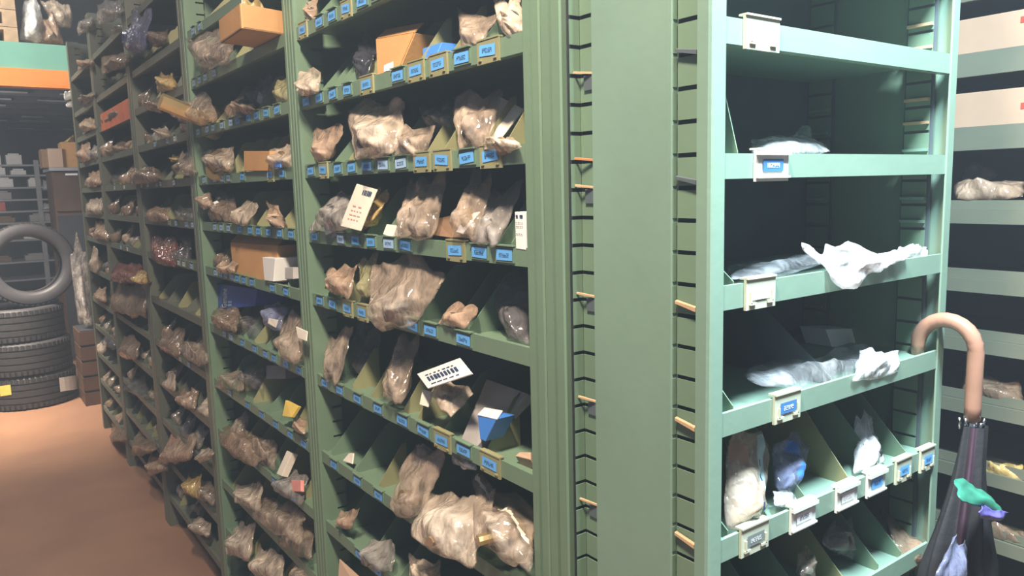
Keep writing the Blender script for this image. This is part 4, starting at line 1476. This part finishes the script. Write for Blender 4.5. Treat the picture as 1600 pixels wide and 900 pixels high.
# ------------------------------------------------------------------ mezzanine edge and what stands beyond
BY = 7.7
zA, zB, zC = at(60, 68, 1, BY).z, at(60, 109, 1, BY).z, at(60, 137, 1, BY).z
bm = NB()
add_box(bm, (-6, BY, zB), (1.6, BY + .08, zA))
tag(struct('trim_1', bm, M['teal']), 'teal edge board of the storage deck', None)
bm = NB()
add_box(bm, (-6, BY - .03, zC), (1.6, BY + .09, zB))
tag(struct('trim_2', bm, M['orange']), 'orange beam under the teal edge board', None)
bm = NB()
add_box(bm, (-6, BY + .09, zB - .02), (1.6, 14.0, zB + .03))
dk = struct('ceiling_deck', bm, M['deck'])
dk['label'] = 'dark underside of the storage deck'
rs = random.Random(4)
for j in range(9):
    yj = BY + .45 + j * .62
    bm = NB()
    add_box(bm, (-6, yj, zB - .10), (1.6, yj + .06, zB - .021))
    obj('joist', bm, M['deck'], dk)
    for i in range(7):
        x = -1.9 + i * .55 + rs.uniform(-.12, .12)
        if rs.random() < .25:
            continue
        bm = NB()
        add_box(bm, (x, yj - .07, zB - .085), (x + rs.uniform(.2, .34), yj - .012, zB - .07))
        obj('slat', bm, M['slat'] if rs.random() < .7 else M['grey_steel'], dk)
# posts
for x in (-1.55,):
    bm = NB()
    add_box(bm, (x, BY, 0), (x + .1, BY + .08, zC))
    struct('trim_3', bm, M['orange'])

# pallets and wrapped goods on the deck
def pallet(x0, y0, z, label):
    t = thing('pallet', label, 'pallet', (x0 + .5, y0 + .4, z), 'pallets on the storage deck')
    for zz in (0, .115):
        for i in range(6):
            bm = NB()
            add_box(bm, (x0, y0 + i * .14, z + zz), (x0 + 1.1, y0 + i * .14 + .09, z + zz + .022))
            obj('board', bm, M['wood'], t)
    for i in range(3):
        bm = NB()
        add_box(bm, (x0 + i * .5, y0, z + .022), (x0 + i * .5 + .1, y0 + .79, z + .115))
        obj('block', bm, M['wood'], t)
    return t


zd = zA + .002
PX = at(30, 40, 1, BY + .2).x
bm = NB()
add_box(bm, (-6, BY + .085, zB + .031), (1.6, 13.0, zA))
dk2 = struct('ceiling_deck_top', bm, M['wood'])
dw = ['lowest', 'second', 'third', 'topmost']
for i in range(4):
    pallet(PX - 1.12, BY + .14, zd + i * .142, dw[i] + ' wooden pallet of the pile on the storage deck')
for (px, look, lab, th) in (([(30, 66), (70, 68), (62, 2), (36, -10)], 'white', 'tall white film-wrapped load on the deck beside pallets', .12),
                            ([(60, 68), (104, 70), (86, 25), (52, 28)], 'tan', 'crumpled tan sack sagging on the deck edge', .14),
                            ([(84, 40), (112, 45), (112, 5), (60, 0)], 'pale', 'pale paper sheets piled high above the sack', .10)):
    q = [at(p[0], p[1], 1, BY + (.25 if look != 'pale' else .5)) for p in px]
    o = obj('wrapped_load', bag_bm(q, th, SEED[0] + 500, 14, 14), P[look], None, True, origin=(q[0] + q[1]) * .5)
    SEED[0] += 1
    tag(o, lab, 'load')
# white papers stuck to the end of the row
for i, (px, lab) in enumerate((([(101, 158), (116, 154), (115, 141), (99, 144)], 'upper white paper hanging at the far row end'),
                               ([(104, 168), (117, 168), (117, 155), (103, 162)], 'lower white paper hanging at the far row end'))):
    q = [at(p[0], p[1], 1, 5.93) for p in px]
    o = obj('paper_sheet', bag_bm(q, .004, 600 + i, 8, 8, 0, .05, .10), M['white'], None, True, origin=(q[0] + q[1]) * .5)
    tag(o, lab, 'paper', 'papers at the far row end')

# grey steel racking far back, with white goods
GY = 10.6
gu = thing('storage_rack', 'grey steel storage rack far back beyond the tyres', 'shelving', (at(20, 300, 1, GY).x, GY, 0))
gx0, gx1 = at(-60, 300, 1, GY).x, at(86, 300, 1, GY).x
gp = at(57, 300, 1, GY).x
for x in (gx0, gp, gx1 - .03):
    bm = NB()
    add_box(bm, (x, GY, 0), (x + .05, GY + .05, at(57, 250, 1, GY).z))
    obj('upright', bm, M['grey_steel'], gu)
GZ = [at(40, y, 1, GY).z for y in (257, 273, 292, 311, 329, 347, 374, 408, 436, 462)]
for z in GZ:
    bm = NB()
    add_box(bm, (gx0, GY - .01, z - .02), (gx1, GY + .55, z))
    obj('shelf', bm, M['grey_steel'], gu)
gi = random.Random(8)
cols = [('white', 'white'), ('grey_board', 'grey'), ('card_brown', 'brown'), ('white', 'white'), ('red', 'red')]
for li, z in enumerate(GZ[:8]):
    x = gx0 + .25
    while x < gx1 - .22:
        wd = gi.uniform(.12, .26)
        hh = gi.uniform(.05, .11)
        if gi.random() < .7:
            m, nm = gi.choice(cols)
            bm = NB()
            add_box(bm, (x, GY + .03, z + .001), (x + wd, GY + .25, z + .001 + hh))
            add_box(bm, (x + wd * .15, GY + .05, z + hh), (x + wd * .85, GY + .22, z + hh + .02))
            o = obj('stored_pack', bm, M[m], None, origin=(x + wd / 2, GY + .14, z), bevel=.004)
            tag(o, None, 'pack', 'packs on the far rack')
            later(o, nm + ' low pack', 'far grey rack', li, x)
        x += wd + gi.uniform(.04, .15)
for (px0, py0, px1, py1, look, lab) in ((66, 281, 83, 298, 'white', 'upper white plastic pack by the far rack post'),
                                        (66, 317, 87, 328, 'white', 'lower white plastic pack by the far rack post')):
    q = [at(p[0], p[1], 1, GY - .02) for p in bb(px0, py0, px1, py1)]
    o = obj('plastic_pack', bag_bm(q, .06, SEED[0] + 700, 10, 10), P[look], None, True, origin=(q[0] + q[1]) * .5)
    SEED[0] += 1
    tag(o, lab, 'pack')

# brown cabinet with cartons, between the tyres and the row end
CY = 8.6
cx0, cx1 = at(84, 300, 1, CY).x, at(128, 300, 1, CY).x + .3
cz0 = at(100, 262, 1, CY).z
cab = thing('brown_cabinet', 'tall dark brown cabinet behind the row end, cartons on top', 'cabinet', ((cx0 + cx1) / 2, CY + .3, 0))
bm = NB()
add_box(bm, (cx0, CY + .02, 0), (cx1, CY + .6, cz0 - .03))
obj('body', bm, M['brown_wood'], cab)
hw = (cx1 - cx0) / 2
for i in range(2):
    bm = NB()
    add_box(bm, (cx0 + i * hw + .01, CY, at(100, 330, 1, CY).z), (cx0 + (i + 1) * hw - .01, CY + .02, cz0 - .16))
    obj('door', bm, M['brown_wood'], cab)
    bm = NB()
    add_box(bm, (cx0 + i * hw + .01, CY, .05), (cx0 + (i + 1) * hw - .01, CY + .018, at(100, 337, 1, CY).z))
    obj('lower_door', bm, M['dark'], cab)
bm = NB()
add_box(bm, (cx0 - .02, CY - .03, cz0 - .03), (cx1, CY + .62, cz0))
obj('top_board', bm, M['grey_steel'], cab)
bm = NB()
add_box(bm, (at(102, 272, 1, CY).x, CY - .012, at(110, 274, 1, CY).z), (at(121, 272, 1, CY).x, CY - .0005, at(110, 271, 1, CY).z))
obj('white_edge', bm, M['white'], cab)
for (px0, py0, px1, py1, m, lab, dy) in ((77, 232, 97, 260, 'card_pale', 'pale tan carton standing on the brown cabinet, nearer the tyres', 0),
                                         (67, 233, 76.5, 262, 'card_brown', 'dark brown carton at the left end of the cabinet top', .02),  # shade on the pale carton's side, made as a separate dark box
                                         (99, 222, 122, 258, 'card', 'orange-brown carton on the cabinet top beside the row', .03)):
    a, b = at(px0, py1, 1, CY + dy), at(px1, py0, 1, CY + dy)
    o = thing('carton', lab, 'box', ((a.x + b.x) / 2, CY + dy + .15, cz0), 'cartons on the brown cabinet')
    bm = NB()
    add_box(bm, (a.x, CY + dy, cz0 + .001), (b.x, CY + dy + .3, b.z))
    obj('body', bm, M[m], o, bevel=.004)
    bm = NB()
    add_box(bm, (a.x + .003, CY + dy + .13, b.z), (b.x - .003, CY + dy + .17, b.z + .003))
    obj('tape', bm, M['paper'], o)
a, b = at(100, 222, 1, CY), at(118, 208, 1, CY)
q = [(a.x, CY + .15, a.z + .004), (b.x, CY + .15, a.z + .004), (b.x, CY + .16, b.z), (a.x + .08, CY + .16, b.z - .02)]
o = obj('orange_sack', bag_bm(q, .06, 900, 10, 10), P['yellow'], None, True, origin=(Vector(q[0]) + Vector(q[1])) * .5)
tag(o, 'small orange sack on top of the orange-brown carton', 'bag')
# white sheeting hanging beside the row end, on a dark crate
SY = 6.75
q = [at(122, 508, 1, SY), at(146, 510, 1, SY), at(138, 384, 1, SY), at(108, 384, 1, SY)]
o = obj('plastic_sheeting', bag_bm(q, .10, 931, 18, 30, 0, .03, .10), P['grey'], None, True, origin=(q[0] + q[1]) * .5)
tag(o, 'tall white-topped grey plastic sheeting bundle between tyres and row', 'sheeting')
zc_ = min(q[0].z, q[1].z)
cr = thing('dark_crate', 'low dark crate under the plastic sheeting, behind the tyres', 'crate', (at(134, 540, 1, SY).x, SY, 0))
xa, xb_ = at(122, 540, 1, SY).x, at(150, 540, 1, SY).x
nsl = 5
for i in range(nsl):
    bm = NB()
    add_box(bm, (xa, SY - .12, zc_ * i / nsl), (xb_, SY + .25, zc_ * (i + .86) / nsl))
    obj('slat', bm, M['brown_wood'], cr)
bm = NB()
add_box(bm, (xa + .01, SY - .11, 0), (xb_ - .01, SY + .24, zc_ - .01))
obj('core', bm, M['dark'], cr)

# ------------------------------------------------------------------ labels of everything on the shelves, by place
from collections import defaultdict
grp = defaultdict(list)
for o, d, b, l, key in PENDING:
    grp[(b, l)].append((o, d))


def scr_x(o):
    q_ = AX.transposed() @ (Vector(o.location) - CAM)
    return 800 - F * q_[0] / q_[2]


lv = {}
for (b, l) in grp:
    lv.setdefault(b, set()).add(l)
for (b, l), items in grp.items():
    order = sorted(lv[b])
    sh = ORD[order.index(l)]
    items.sort(key=lambda t: scr_x(t[0]))
    n = len(items)
    for i, (o, d) in enumerate(items):
        pos = 'alone' if n == 1 else ORD[i]
        if n == 1:
            o['label'] = f"{d} alone on {sh} filled shelf down, {b}"
        else:
            o['label'] = f"{d}, {pos} along {sh} filled shelf down, {b}"
